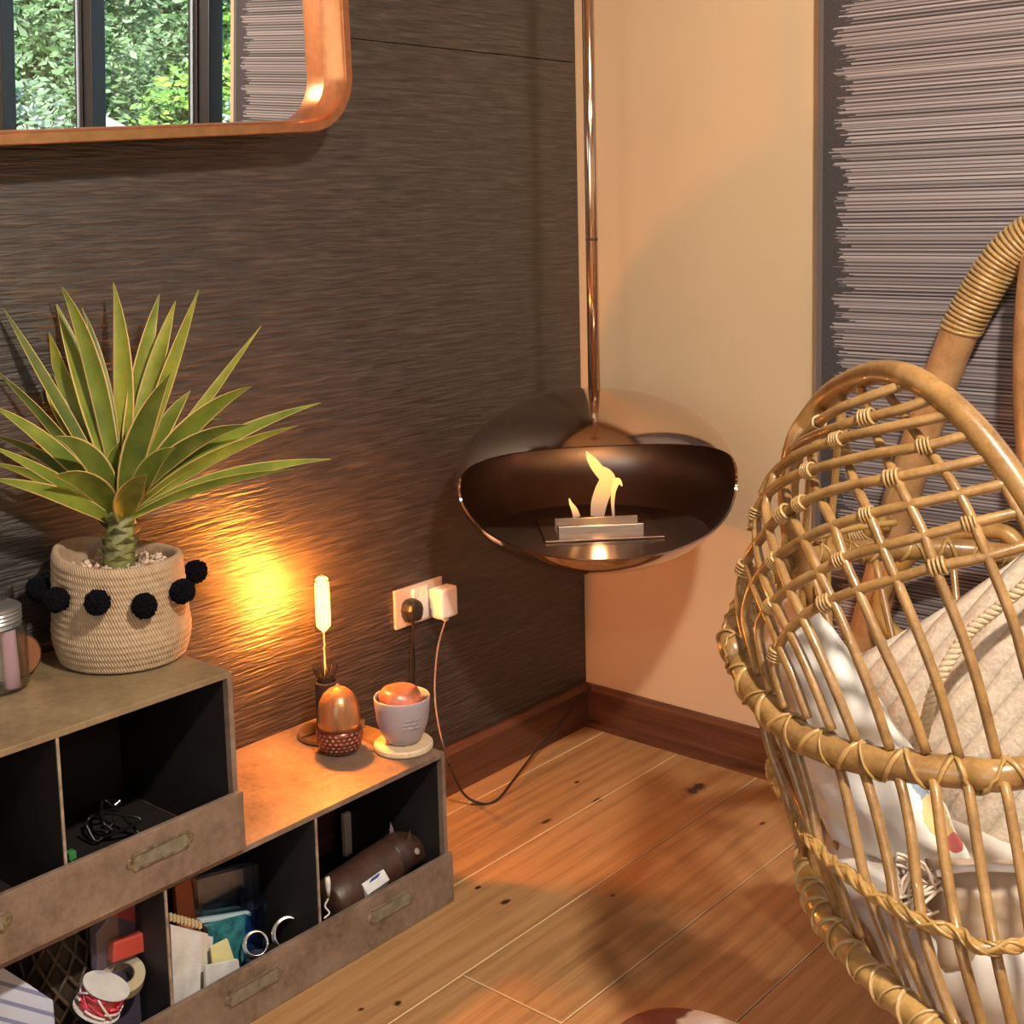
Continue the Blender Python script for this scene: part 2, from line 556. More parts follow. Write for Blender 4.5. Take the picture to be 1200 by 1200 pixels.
class MB:
    def __init__(s):
        s.v, s.f, s.mi = [], [], []

    def add(s, v, f, mi=0):
        k = len(s.v)
        s.v += [V(x) for x in v]
        s.f += [tuple(i + k for i in q) for q in f]
        s.mi += [mi] * len(f)
        return s

    def box(s, lo, hi, mi=0):
        x0, y0, z0 = lo
        x1, y1, z1 = hi
        return s.add([(x0, y0, z0), (x1, y0, z0), (x1, y1, z0), (x0, y1, z0), (x0, y0, z1), (x1, y0, z1), (x1, y1, z1), (x0, y1, z1)],
                     [(0, 3, 2, 1), (4, 5, 6, 7), (0, 1, 5, 4), (1, 2, 6, 5), (2, 3, 7, 6), (3, 0, 4, 7)], mi)

    def obox(s, c, ex, ey, ez, mi=0):
        c = V(c)
        P = [c + a * ex + b * ey + d * ez for d in (-1, 1) for a, b in ((-1, -1), (1, -1), (1, 1), (-1, 1))]
        return s.add(P, [(0, 3, 2, 1), (4, 5, 6, 7), (0, 1, 5, 4), (1, 2, 6, 5), (2, 3, 7, 6), (3, 0, 4, 7)], mi)

    def tube(s, path, r, seg=8, closed=False, cap=True, mi=0, flat=1.0):
        path = [V(p) for p in path]
        n = len(path)
        rr = r if isinstance(r, (list, tuple)) else [r] * n
        nrm = None
        vs, fs = [], []
        for i, p in enumerate(path):
            a = path[(i - 1) % n] if (closed or i > 0) else p
            b = path[(i + 1) % n] if (closed or i < n - 1) else p
            t = (b - a)
            t = t.normalized() if t.length > 1e-9 else V((0, 0, 1))
            if nrm is None:
                nrm = t.orthogonal().normalized()
            nrm = (nrm - t * nrm.dot(t))
            nrm = nrm.normalized() if nrm.length > 1e-6 else t.orthogonal().normalized()
            bi = t.cross(nrm)
            for k in range(seg):
                an = 2 * PI * k / seg
                vs.append(p + nrm * math.cos(an) * rr[i] + bi * math.sin(an) * rr[i] * flat)
        m = n if closed else n - 1
        # twist alignment for closed tubes
        sh = 0
        if closed:
            best = 1e9
            for q in range(seg):
                d = (vs[(n - 1) * seg] - vs[q]).length
                if d < best:
                    best, sh = d, q
        for i in range(m):
            j = (i + 1) % n
            o = sh if (closed and i == n - 1) else 0
            for k in range(seg):
                fs.append((i * seg + k, i * seg + (k + 1) % seg, j * seg + (k + 1 + o) % seg, j * seg + (k + o) % seg))
        if cap and not closed:
            fs.append(tuple(range(seg))[::-1])
            fs.append(tuple((n - 1) * seg + k for k in range(seg)))
        return s.add(vs, fs, mi)

    def lathe(s, prof, c=(0, 0, 0), seg=32, mi=0, axis=None, closed=False):
        c = V(c)
        A = V(axis).normalized() if axis else V((0, 0, 1))
        e1 = A.orthogonal().normalized() if axis else V((1, 0, 0))
        e2 = A.cross(e1)
        vs, fs = [], []
        for r, z in prof:
            for k in range(seg):
                a = 2 * PI * k / seg
                vs.append(c + e1 * (r * math.cos(a)) + e2 * (r * math.sin(a)) + A * z)
        n = len(prof)
        for i in range(n if closed else n - 1):
            j = (i + 1) % n
            for k in range(seg):
                fs.append((i * seg + k, i * seg + (k + 1) % seg, j * seg + (k + 1) % seg, j * seg + k))
        if not closed:
            if prof[0][0] > 1e-6:
                fs.append(tuple(range(seg))[::-1])
            if prof[-1][0] > 1e-6:
                fs.append(tuple((n - 1) * seg + k for k in range(seg)))
        return s.add(vs, fs, mi)

    def build(s, name, m, parent=None, smooth=False, bevel=0.0, mats=None):
        o = mesh(name, s.v, s.f, m, parent, smooth, bevel, mats, s.mi if mats else None)
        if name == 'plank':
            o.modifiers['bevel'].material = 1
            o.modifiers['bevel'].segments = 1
        if smooth == 'auto':
            o.data.polygons.foreach_set('use_smooth', [True] * len(o.data.polygons))
            o.data.set_sharp_from_angle(angle=R(38))
        return o


def spline(P, n, closed=False):
    """Catmull-Rom resampling, n samples per span"""
    P = [V(p) for p in P]
    N = len(P)
    out = []
    for i in range(N if closed else N - 1):
        if closed:
            p0, p1, p2, p3 = P[(i - 1) % N], P[i], P[(i + 1) % N], P[(i + 2) % N]
        else:
            p1, p2 = P[i], P[i + 1]
            p0 = P[i - 1] if i else p1 * 2 - p2
            p3 = P[i + 2] if i + 2 < N else p2 * 2 - p1
        for k in range(n):
            t = k / n
            out.append(0.5 * ((2 * p1) + (p2 - p0) * t + (2 * p0 - 5 * p1 + 4 * p2 - p3) * t * t + (3 * p1 - p0 - 3 * p2 + p3) * t ** 3))
    if not closed:
        out.append(P[-1])
    return out


def helix(path, r, pitch, turns_phase=0.0, hand=1, closed=True, step=10):
    """a line winding round a path at radius r"""
    n = len(path)
    nrm = None
    L = 0.0
    out = []
    for i in range(n):
        p = path[i]
        a = path[(i - 1) % n] if closed or i else p
        b = path[(i + 1) % n] if closed or i < n - 1 else p
        t = (b - a).normalized()
        if nrm is None:
            nrm = t.orthogonal().normalized()
        nrm = (nrm - t * nrm.dot(t)).normalized()
        bi = t.cross(nrm)
        q = path[(i + 1) % n] if closed or i < n - 1 else p
        for k in range(step):
            s = L + (q - p).length * k / step
            an = hand * 2 * PI * s / pitch + turns_phase
            out.append(p.lerp(q, k / step) + (nrm * math.cos(an) + bi * math.sin(an)) * r)
        L += (q - p).length
    return out


def sharpshade(o):
    return o


def struct(o):
    o['kind'] = 'structure'
    return o


# ================================================================== THE ROOM
wl = struct(MB().box((-0.20, ROOM_Y - .2, -0.02), (-0.012, 0.0, ROOM_Z + .02)).build('wall_left', M['cream']))
wl['label'] = 'dark brown wall papered in rippled textured sheets'
ZS = 1.6575
for z0, z1 in ((0.0, ZS - 0.0012), (ZS + 0.0012, ROOM_Z)):
    MB().box((-0.012, ROOM_Y, z0), (0.0, -0.002, z1)).build('wallpaper_panel', M['wallpaper'], wl)
# window wall (y = 0) with a glazed opening beyond the blind
GX0, GX1, GZ0, GZ1 = 1.47, 4.50, 0.06, 2.22
wb = MB()
wb.box((-0.20, 0.0, -0.02), (GX0, 0.22, ROOM_Z + .02)).box((GX1, 0.0, -0.02), (ROOM_X + .2, 0.22, ROOM_Z + .02))
wb.box((GX0, 0.0, -0.02), (GX1, 0.22, GZ0)).box((GX0, 0.0, GZ1), (GX1, 0.22, ROOM_Z + .02))
wbo = struct(wb.build('wall_back', M['cream']))
wbo['label'] = 'plain cream painted wall meeting the dark papered wall'
struct(MB().box((ROOM_X, ROOM_Y - .2, -0.02), (ROOM_X + .2, 0.0, ROOM_Z + .02)).build('wall_right', M['cream']))
wf = MB()
wf.box((0.0, ROOM_Y - .2, -0.02), (0.9, ROOM_Y, ROOM_Z + .02)).box((4.1, ROOM_Y - .2, -0.02), (ROOM_X, ROOM_Y, ROOM_Z + .02))
wf.box((0.9, ROOM_Y - .2, -0.02), (4.1, ROOM_Y, 0.5)).box((0.9, ROOM_Y - .2, 2.2), (4.1, ROOM_Y, ROOM_Z + .02))
struct(wf.build('wall_front', M['cream']))
w2 = MB().box((0.9, ROOM_Y - .12, 0.5), (4.1, ROOM_Y - .06, 0.57)).box((0.9, ROOM_Y - .12, 2.13), (4.1, ROOM_Y - .06, 2.2))  # unseen window added behind the camera to boost daylight fill
w2o = struct(w2.build('added_fill_window', M['frame_dark'], bevel=.003))
for x in (0.93, 1.97, 3.03, 4.07):
    MB().box((x - .03, ROOM_Y - .12, 0.57), (x + .03, ROOM_Y - .06, 2.13)).build('mullion', M['frame_dark'], w2o, bevel=.003)
for xa, xb in ((.96, 1.94), (2.0, 3.0), (3.06, 4.04)):
    MB().box((xa, ROOM_Y - .092, 0.57), (xb, ROOM_Y - .088, 2.13)).build('pane', M['pane'], w2o)
struct(MB().box((-0.2, ROOM_Y - .2, ROOM_Z), (ROOM_X + .2, 0.22, ROOM_Z + .12)).build('ceiling', M['ceiling']))
fl = struct(MB().box((-0.2, ROOM_Y - .2, -0.06), (ROOM_X + .2, 0.22, -0.018)).build('floor', M['walnut']))
fl['label'] = 'oiled oak floor of wide boards with knots'
W_B, X_B = 0.2188, 0.0778
rj = random.Random(3)
k = -1
while True:
    x0 = X_B + k * W_B
    x1 = x0 + W_B
    k += 1
    if x0 > ROOM_X:
        break
    a, b = max(x0, 0.0), min(x1, ROOM_X)
    if b - a < 0.01:
        continue
    cuts = [ROOM_Y]
    j = k - 1
    jo = {2: -1.032, 1: -1.9, 3: -2.3, 0: -1.6, 4: -1.5}.get(j, -0.6 - rj.random() * 1.6)
    y = jo
    js = []
    while y > ROOM_Y + 0.3:
        js.append(y)
        y -= 1.9
    ys = [0.0] + js + [ROOM_Y]
    for ya, yb in zip(ys, ys[1:]):
        g = 0.0009
        MB().box((a + g, yb + g, -0.018), (b - g, ya - g, 0.0)).build('plank', M['oak'], fl, bevel=0.0017, mats=[M['oak'], M['oak_bevel_glint']])
HB = 0.106
T = 0.018
bl = MB()
bl.box((0.0, ROOM_Y, 0.0), (T, 0.0, HB - .012)).add([(0, ROOM_Y, HB - .012), (T, ROOM_Y, HB - .012), (T * .55, ROOM_Y, HB), (0, ROOM_Y, HB), (0, 0, HB - .012), (T, 0, HB - .012), (T * .55, 0, HB), (0, 0, HB)],
    [(0, 1, 2, 3), (7, 6, 5, 4), (1, 5, 6, 2), (2, 6, 7, 3), (0, 3, 7, 4)])
struct(bl.build('baseboard_left', M['walnut']))
bb = MB()
bb.box((T, -T, 0.0), (GX0, 0.0, HB - .012)).add([(T * .6, 0, HB - .012), (T, -T, HB - .012), (T * .8, -T * .55, HB), (T * .6, 0, HB), (GX0, 0, HB - .012), (GX0, -T, HB - .012), (GX0, -T * .55, HB), (GX0, 0, HB)],
    [(0, 1, 2, 3), (7, 6, 5, 4), (1, 5, 6, 2), (2, 6, 7, 3), (0, 3, 7, 4)])
bb.box((T, -T - .012, 0.0), (GX0, -T, 0.016))
struct(bb.build('baseboard_back', M['walnut']))

# glazed doors in the window wall
MULL = [1.47, 1.70, 2.365, 2.975, 3.58, 4.50]
wn = MB()
wn.box((GX0, 0.05, GZ0), (GX1, 0.13, GZ0 + .08)).box((GX0, 0.05, GZ1 - .08), (GX1, 0.13, GZ1))
wno = struct(wn.build('window_1', M['frame_dark'], bevel=.003))
for i, x in enumerate(MULL):
    x0, x1 = (x, x + .02) if i == 0 else ((x - .06, x) if i == len(MULL) - 1 else (x - .055, x + .055))
    MB().box((x0, 0.05, GZ0), (x1, 0.105, GZ1)).build('mullion', M['frame_dark'], wno, bevel=.003)
    if 0 < i < len(MULL) - 1:
        MB().box((x - .003, 0.044, GZ0), (x + .003, 0.05, GZ1)).build('gasket', M['black'], wno)
        MB().box((x + .022, 0.044, GZ0 + .08), (x + .034, 0.05, GZ1 - .08)).build('glazing_bead', M['gasket'], wno)
for xa, xb in zip(MULL, MULL[1:]):
    MB().box((xa + .02, 0.088, GZ0 + .08), (xb - .02, 0.092, GZ1 - .08)).build('pane', M['pane'], wno)

# ceiling downlights: the first lights the mirror wall, the others are added fill
for (x, y), pw in DOWNLIGHTS:
    main = (x, y) == DOWNLIGHTS[0][0]
    lab = {0: 'recessed ceiling downlight above the hanging chair', 1: 'added ceiling fill light over the middle of the room', 2: 'added ceiling fill light near the glazed doors', 3: 'added ceiling fill light in the far corner of the room'}[[d[0] for d in DOWNLIGHTS].index((x, y))]
    t = thing('ceiling_downlight', (x, y, ROOM_Z), lab, 'ceiling light', 'ceiling downlights')
    MB().lathe([(0.036, -0.001), (0.048, -0.004), (0.050, -0.001), (0.048, 0.0)], (x, y, ROOM_Z), 24, closed=True).build('bezel', M['zinc'], t, smooth=True)
    MB().lathe([(0.0, -0.0008), (0.036, -0.0008), (0.036, -0.0004)], (x, y, ROOM_Z), 24).build('lens', mat_glow('downlight_lens', (1.0, 0.86, 0.66), 6.0), t)
    sp = bpy.data.lights.new('downlight_lamp', 'SPOT')
    sp.energy = pw
    sp.color = DOWN_COL
    sp.spot_size = R(172)
    sp.spot_blend = 0.15
    sp.shadow_soft_size = 0.075
    so = bpy.data.objects.new('downlight_lamp', sp)
    COL.objects.link(so)
    so.location = (x, y, ROOM_Z - .012)

# ================================================================== THE OUTSIDE (seen in the mirror)
struct(MB().box((-12, 0.3, -0.6), (30, 40, -0.35)).build('ground_garden', M['lawn']))


def tree(name, x, y, h, rad, cols, label, n=2600, leaf=0.13, seed=1):
    rr = random.Random(seed)
    t = thing(name, (x, y, -.35), label, 'tree', 'garden trees beyond the glass')
    MB().tube([(x, y, -.35), (x + .05, y, h * .35), (x - .05, y + .05, h * .75)], [.12, .09, .04], 8).build('trunk', M['bark'], t, smooth=True)
    blobs = [(V((x + rr.uniform(-.6, .6) * rad, y + rr.uniform(-.6, .6) * rad, rr.uniform(.02, 1.0) * h)), rad * rr.uniform(.38, .62)) for _ in range(30)]
    mb = MB()
    for _ in range(n):
        c, r_ = rr.choice(blobs)
        d = V((rr.gauss(0, 1), rr.gauss(0, 1), rr.gauss(0, 1))).normalized()
        p = c + d * r_ * rr.uniform(.75, 1.05)
        u = V((rr.gauss(0, 1), rr.gauss(0, 1), rr.gauss(0, .6))).normalized()
        w = u.orthogonal().normalized()
        s1, s2 = leaf * rr.uniform(.6, 1.3), leaf * rr.uniform(.3, .6)
        mb.add([p - u * s1, p + w * s2, p + u * s1, p - w * s2], [(0, 1, 2, 3)], rr.randrange(len(cols)))
    o = mb.build('foliage', None, t, mats=cols)
    o['kind'] = 'stuff'


def leafmat(name, c):
    n = NT(name)
    n.set(color=(*c, 1), rough=0.6)
    return n.m


GA = [leafmat('tree_leaf_a', (0.10, 0.20, 0.06)), leafmat('tree_leaf_b', (0.20, 0.34, 0.13)), leafmat('tree_leaf_c', (0.30, 0.42, 0.22))]
GB = [leafmat('tree_leaf_d', (0.22, 0.42, 0.06)), leafmat('tree_leaf_e', (0.40, 0.60, 0.09)), leafmat('tree_leaf_f', (0.14, 0.30, 0.05))]
GC = [leafmat('tree_leaf_g', (0.36, 0.46, 0.30)), leafmat('tree_leaf_h', (0.24, 0.36, 0.18)), leafmat('tree_leaf_i', (0.50, 0.58, 0.42))]
for i, (x, y, h, r_, cols, lab, n_, lf) in enumerate((
        (5.7, 4.9, 4.2, .85, GB, 'slim yellow-green tree beyond the glass, next to the blind edge', 9000, .060),
        (7.9, 5.1, 4.4, .85, GB, 'bright yellow-green tree in the garden beyond the glass', 9000, .060),
        (10.1, 5.0, 4.6, .85, GA, 'grey-green tree in the garden beyond the glass', 9000, .060),
        (7.6, 8.2, 5.5, 1.0, GB, 'taller tree standing behind the two yellow-green trees', 8000, .085),
        (10.4, 8.4, 5.5, 1.05, GA, 'taller tree standing behind the grey-green tree', 8000, .085),
        (13.2, 8.4, 5.5, 1.05, GA, 'dense dark tree far beyond the last window frame', 8000, .085),
        (11.0, 12.6, 7.0, 1.7, GA, 'broad tree far down the garden behind the others', 7000, .14),
        (15.6, 12.8, 7.0, 1.8, GA, 'broad tree at the end of the garden', 7000, .14),
        (20.5, 13.0, 7.5, 1.8, GA, 'broad tree at the far edge of the garden', 7000, .14))):
    tree('garden_tree', x, y, h, r_, cols, lab, n_, lf, 11 + i)
hd = thing('garden_hedge', (16, 17.5, -.35), 'tall dense hedge closing off the end of the garden', 'hedge')
hr = random.Random(77)
hm = MB()
for _ in range(9000):
    p = V((hr.uniform(3, 38), 17.0 + hr.uniform(0, .9), hr.uniform(-.3, 7.5)))
    u = V((hr.gauss(0, 1), hr.gauss(0, .5), hr.gauss(0, 1))).normalized()
    w_ = u.orthogonal().normalized()
    hm.add([p - u * .34, p + w_ * .2, p + u * .34, p - w_ * .2], [(0, 1, 2, 3)], hr.randrange(3))
ho = hm.build('foliage', None, hd, mats=GA)
ho['kind'] = 'stuff'
MB().box((3, 17.4, -.35), (38, 17.8, 7.2)).build('hedge_core', GA[0], hd)
tree('garden_shrub', 4.7, 2.6, 1.5, .42, GC, 'pale silvery shrub close to the glazed doors', 1600, .05, 31)
tree('garden_shrub', 8.4, 3.0, 1.7, .5, GC, 'pale silvery shrub beside the white canopy', 1600, .06, 32)
gb = thing('garden_canopy', (6.7, 2.9, -.35), 'white canvas garden canopy with sloping roof among the shrubs', 'canopy')
white_roof = plain('white_canvas', (0.80, 0.79, 0.76), 0.7)
gx0, gx1, gy0, gy1, gz = 6.35, 7.05, 2.55, 3.25, 1.24
MB().add([(gx0, gy0, gz), (gx1, gy0, gz), (gx1, gy1, gz), (gx0, gy1, gz), ((gx0 + gx1) / 2, (gy0 + gy1) / 2, gz + .22), (gx0, gy0, gz - .1), (gx1, gy0, gz - .1), (gx1, gy1, gz - .1), (gx0, gy1, gz - .1)],
       [(0, 1, 4), (1, 2, 4), (2, 3, 4), (3, 0, 4), (0, 5, 6, 1), (1, 6, 7, 2), (2, 7, 8, 3), (3, 8, 5, 0)]).build('roof', white_roof, gb)
for px, py in ((gx0 + .05, gy0 + .05), (gx1 - .05, gy0 + .05), (gx1 - .05, gy1 - .05), (gx0 + .05, gy1 - .05)):
    MB().box((px - .025, py - .025, -.35), (px + .025, py + .025, gz - .08)).build('post', M['zinc'], gb)

# ================================================================== MIRROR
LEAN, TURN = R(2.5), R(3.4)


def mirror():
    # local frame: a along the wall (+y), b up, c out of the wall; pivot at the lower corner beside the corner of the room
    piv = V((0.050, -0.845, 1.478))
    n_ = V((math.cos(LEAN), 0, -math.sin(LEAN)))
    b0 = V((math.sin(LEAN), 0, math.cos(LEAN)))
    a0 = V((0, 1, 0))
    a_ = a0 * math.cos(TURN) + b0 * math.sin(TURN)
    b_ = b0 * math.cos(TURN) - a0 * math.sin(TURN)
    w, h, rc = 0.86, 0.86, 0.105
    ax0, bx0 = 0.010, -0.008      # outline: right edge at ax0, bottom at bx0

    def outline(off, n=10):
        pts = []
        r_ = max(rc - off, .01)
        for cx, cy, s0 in ((ax0 - off - r_, bx0 + off + r_, -PI / 2), (ax0 - off - r_, bx0 + h - off - r_, 0), (ax0 - w + off + r_, bx0 + h - off - r_, PI / 2), (ax0 - w + off + r_, bx0 + off + r_, PI)):
            for k in range(n + 1):
                an = s0 + PI / 2 * k / n
                pts.append((cx + r_ * math.cos(an), cy + r_ * math.sin(an)))
        return pts
    P = lambda q, c: piv + a_ * q[0] + b_ * q[1] + n_ * c
    D = 0.066
    t = thing('wall_mirror', piv, 'wall mirror with deep copper rounded-corner frame hung on the dark wall', 'mirror')
    rings = [(0.0, 0.0), (0.0, D - .004), (0.002, D), (0.017, D), (0.020, D - .005), (0.023, 0.006), (0.023, 0.0)]
    rings = [(outline(o), c) for o, c in rings]
    N = len(rings[0][0])
    vs = [P(q, c) for ol, c in rings for q in ol]
    fs = []
    for i in range(len(rings)):
        j = (i + 1) % len(rings)
        for k in range(N):
            fs.append((i * N + k, i * N + (k + 1) % N, j * N + (k + 1) % N, j * N + k))
    o = mesh('frame', vs, fs, M['copper'], t, smooth=True)
    o.data.set_sharp_from_angle(angle=R(50))
    ol = outline(0.0225)
    mesh('mirror_glass', [P(q, .010) for q in ol] + [P(q, .004) for q in ol], [tuple(range(N)), tuple(range(2 * N - 1, N - 1, -1))] + [(k, N + k, N + (k + 1) % N, (k + 1) % N) for k in range(N)], M['mirror'], t)
    # seam in the band at the corner
    return t


mirror()

# ================================================================== HANGING FIREPLACE
def fireplace():
    C = at_d(698, 561, 2.75)
    a, b = 0.293, 0.188
    F = V((0.71, -0.704, 0)).normalized()
    S = V((-F.y, F.x, 0))
    S = S if S.dot(rt) > 0 else -S
    U = V((0, 0, 1))
    t = thing('hanging_fireplace', C - U * b, 'polished steel ellipsoid fireplace hanging in the corner on a ceiling rod', 'fireplace')
    NTH, NA = 96, 40
    ex = 2.35
    lat, ver, vo = 0.985, 0.60, -0.01

    def bound(th):
        c, s = abs(math.cos(th)), abs(math.sin(th))
        r = 1 / ((c / lat) ** ex + (s / ver) ** ex) ** (1 / ex)
        return math.asin(min(r, 0.9999))

    def pt(al, th, k=1.0):
        u = V((math.cos(al), math.sin(al) * math.cos(th), math.sin(al) * math.sin(th)))
        return C + F * (u.x * a * k) + S * (u.y * a * k) + U * (u.z * b * (k if k == 1 else 1 - (1 - k) * a / b))
    vs, fs = [], []
    for i in range(NA + 1):
        q = i / NA
        for k in range(NTH):
            th = 2 * PI * k / NTH
            al0 = bound(th)
            vs.append(pt(al0 + (PI - 0.0005 - al0) * q, th))
    for i in range(NA):
        for k in range(NTH):
            fs.append((i * NTH + k, (i + 1) * NTH + k, (i + 1) * NTH + (k + 1) % NTH, i * NTH + (k + 1) % NTH))
    mesh('bowl', vs, fs, M['steel'], t, smooth=True)
    ki = 0.985
    vi = []
    for i in range(NA + 1):
        q = i / NA
        for k in range(NTH):
            th = 2 * PI * k / NTH
            al0 = bound(th)
            vi.append(pt(al0 + (PI - 0.0005 - al0) * q, th, ki))
    fi = [f[::-1] for f in fs]
    mesh('inner_lining', vi, fi, M['steel_in'], t, smooth=True)
    vr = [vs[k] for k in range(NTH)] + [vi[k] for k in range(NTH)]
    mesh('rim_edge', vr, [(k, (k + 1) % NTH, NTH + (k + 1) % NTH, NTH + k) for k in range(NTH)], M['rod'], t, smooth=True)
    # hearth plate
    zf = -0.108
    rf = a * 0.975 * math.sqrt(1 - (zf / b) ** 2)
    MB().lathe([(0, zf), (rf, zf), (rf, zf - .003), (0, zf - .003)], C, 64).build('hearth_plate', M['burner_plate'], t)
    bc = C - F * 0.0 + U * (zf + .001) + S * 0.004
    tr = MB().obox(bc + U * .002, S * .122, F * .098, U * .002).build('burner_tray', M['burner_plate'], t, bevel=.001)
    for f_, sgn in ((0.042, 1), (-0.030, -1)):
        MB().obox(bc + U * .011 + F * f_, S * .088, F * .004, U * .0075).build('burner_rail', M['burner'], tr, bevel=.001)
    MB().obox(bc + U * .004 + F * .01, S * .086, F * .020, U * .0015).build('burner_slot', M['black'], tr)
    # outlines scribed on the plate
    MB().obox(bc + U * .001 + F * .118, S * .10, F * .0015, U * .0006).build('plate_joint', M['black'], t)
    # rod to the ceiling
    top = C + U * (b - .002)
    rod = [top, V((top.x, top.y, 1.35)), V((top.x, top.y, ROOM_Z))]
    MB().tube(rod, 0.0125, 20).build('suspension_rod', M['rod'], t, smooth=True)
    MB().tube([V((top.x, top.y, 1.245)), V((top.x, top.y, 1.25))], 0.0128, 20).build('rod_joint', M['lampmetal'], t, smooth=True)
    MB().lathe([(0.0, 0.0), (0.075, 0.0), (0.07, -.012), (0.02, -.02), (0.0, -.02)], (top.x, top.y, ROOM_Z), 32).build('ceiling_rose', M['rod'], t, smooth='auto')
    # flames stand between the rails
    fd = depth_of(bc + F * .01)

    def flame(pts, name='flame'):
        P = spline([at_d(x, y, fd) for x, y, w in pts], 6)
        wd = [w * fd / F_PX for _, _, w in pts]
        ww = [wd[min(int(i / 6), len(wd) - 2)] * (1 - (i % 6) / 6) + wd[min(int(i / 6) + 1, len(wd) - 1)] * ((i % 6) / 6) for i in range(len(P))]
        ww[-1] = wd[-1]
        MB().tube(P, [max(w_ / 2, .0006) for w_ in ww], 12, flat=0.75).build(name, M['flame'], t, smooth=True)
    flame([(700, 605, 16), (702, 590, 19), (707, 575, 20), (712, 564, 20), (709, 557, 18), (702, 551, 13), (696, 543, 12), (691, 536, 8), (687, 529, 1)])
    flame([(719, 605, 3), (718, 590, 4), (719, 575, 6), (723, 564, 9), (727, 566, 4), (729, 570, 1)])
    flame([(676, 606, 9), (673, 597, 7), (669, 590, 4), (667, 584, 0.8)])
    fl_ = bpy.data.lights.new('flame_light', 'POINT')
    fl_.energy = 0.5
    fl_.color = (1.0, 0.55, 0.22)
    fl_.shadow_soft_size = 0.012
    flo = bpy.data.objects.new('flame_light', fl_)
    COL.objects.link(flo)
    flo.location = bc + F * .01 + U * .06
    return t


fireplace()

# ================================================================== CABINETS
CAB_D, CAB_H = 0.3262, 0.2985


def cabinet(y1, y0, z0, divs, labels, label, screws):
    h = CAB_H
    t = thing('pigeonhole_cabinet', ((CAB_D) / 2, (y0 + y1) / 2, z0), label, 'cabinet')
    th = 0.011
    e = .0006
    MB().box((e, y0, z0 + h - th), (CAB_D, y1, z0 + h - e)).build('top_panel', M['cab_top'] if z0 > 0 else M['steel_worn'], t, bevel=.0012)
    MB().box((e, y0, z0 + e), (CAB_D, y1, z0 + th)).build('bottom_panel', M['steel_worn'], t)
    MB().box((e, y0 + .001, z0 + th), (0.008, y1 - .001, z0 + h - th)).build('back_panel', M['cab_shade'], t)
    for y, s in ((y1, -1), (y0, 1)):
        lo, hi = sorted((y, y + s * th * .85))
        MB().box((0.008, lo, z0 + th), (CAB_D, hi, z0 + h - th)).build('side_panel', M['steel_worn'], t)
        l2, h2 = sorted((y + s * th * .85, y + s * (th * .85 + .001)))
        MB().box((0.009, l2, z0 + th), (CAB_D - .012, h2, z0 + h - th)).build('side_shade_sheet', M['cab_shade'], t)  # thin dark sheets over the inside faces carry the painted cubby shade
    MB().box((0.009, y0 + .012, z0 + h - th - .001), (CAB_D - .012, y1 - .012, z0 + h - th)).build('top_shade_sheet', M['cab_shade'], t)
    MB().box((0.009, y0 + .012, z0 + th), (CAB_D - .012, y1 - .012, z0 + th + .001)).build('bottom_shade_sheet', M['cab_shade'], t)
    for y in divs:
        d = MB().box((0.009, y - .0022, z0 + th + .001), (CAB_D - .003, y + .0022, z0 + h - th - .001)).build('divider', M['cab_shade'], t)
        MB().box((CAB_D - .003, y - .0022, z0 + th), (CAB_D - .0005, y + .0022, z0 + h - th)).build('divider_edge', M['edge'], d)
    lip = MB()
    lip.box((CAB_D, y0 - .002, z0 + .001), (CAB_D + .010, y1 + .003, z0 + .099))
    lo = lip.build('front_lip', M['steel_worn'], t, bevel=.0012)
    for yc, mat_c in labels:
        hl = MB()
        zc = z0 + .062
        x = CAB_D + .010
        for (ya, yb, za, zb) in ((-.049, .049, .010, .014), (-.049, .049, -.014, -.010), (-.052, -.047, -.010, .010), (.047, .052, -.010, .010)):
            hl.box((x, yc + ya, zc + za), (x + .003, yc + yb, zc + zb))
        for s in (-1, 1):
            hl.lathe([(0, 0.0), (.008, 0.0), (.0075, .002), (.003, .003), (0, .003)], (x, yc + s * .053, zc), 14, axis=(1, 0, 0))
        ho = hl.build('label_holder', mat_c, lo, bevel=.0006)
        MB().box((x, yc - .047, zc - .010), (x + .0012, yc + .047, zc + .010)).build('label_card', M['card'], lo)
    for y, z in screws:
        MB().lathe([(0, 0), (.0035, 0), (.003, .002), (0, .0025)], (.008, y, z), 10, axis=(1, 0, 0)).build('screw', M['zinc'], t)
    return t


Y_LO, Y_UP = -0.8635, -1.3425
sc1 = at_x(462, 938, .008)
sc2 = at_x(214, 855, .008)
cabinet(Y_LO, -2.10, 0.0, [-1.1836, -1.487, -1.79], [(-1.0243, M['steel_worn']), (-1.3376, M['steel_worn']), (-1.64, M['steel_worn'])],
        'long low brown metal pigeonhole cabinet on the floor with cluttered open cubbies', [(sc1.y, sc1.z)])
cabinet(Y_UP, -2.30, CAB_H, [-1.648, -1.95], [(-1.498, M['brass']), (-1.80, M['brass'])],
        'brown metal pigeonhole cabinet stacked on top of the lower one, carrying the plant', [(sc2.y, sc2.z)])
Z1 = CAB_H
Z2 = CAB_H * 2

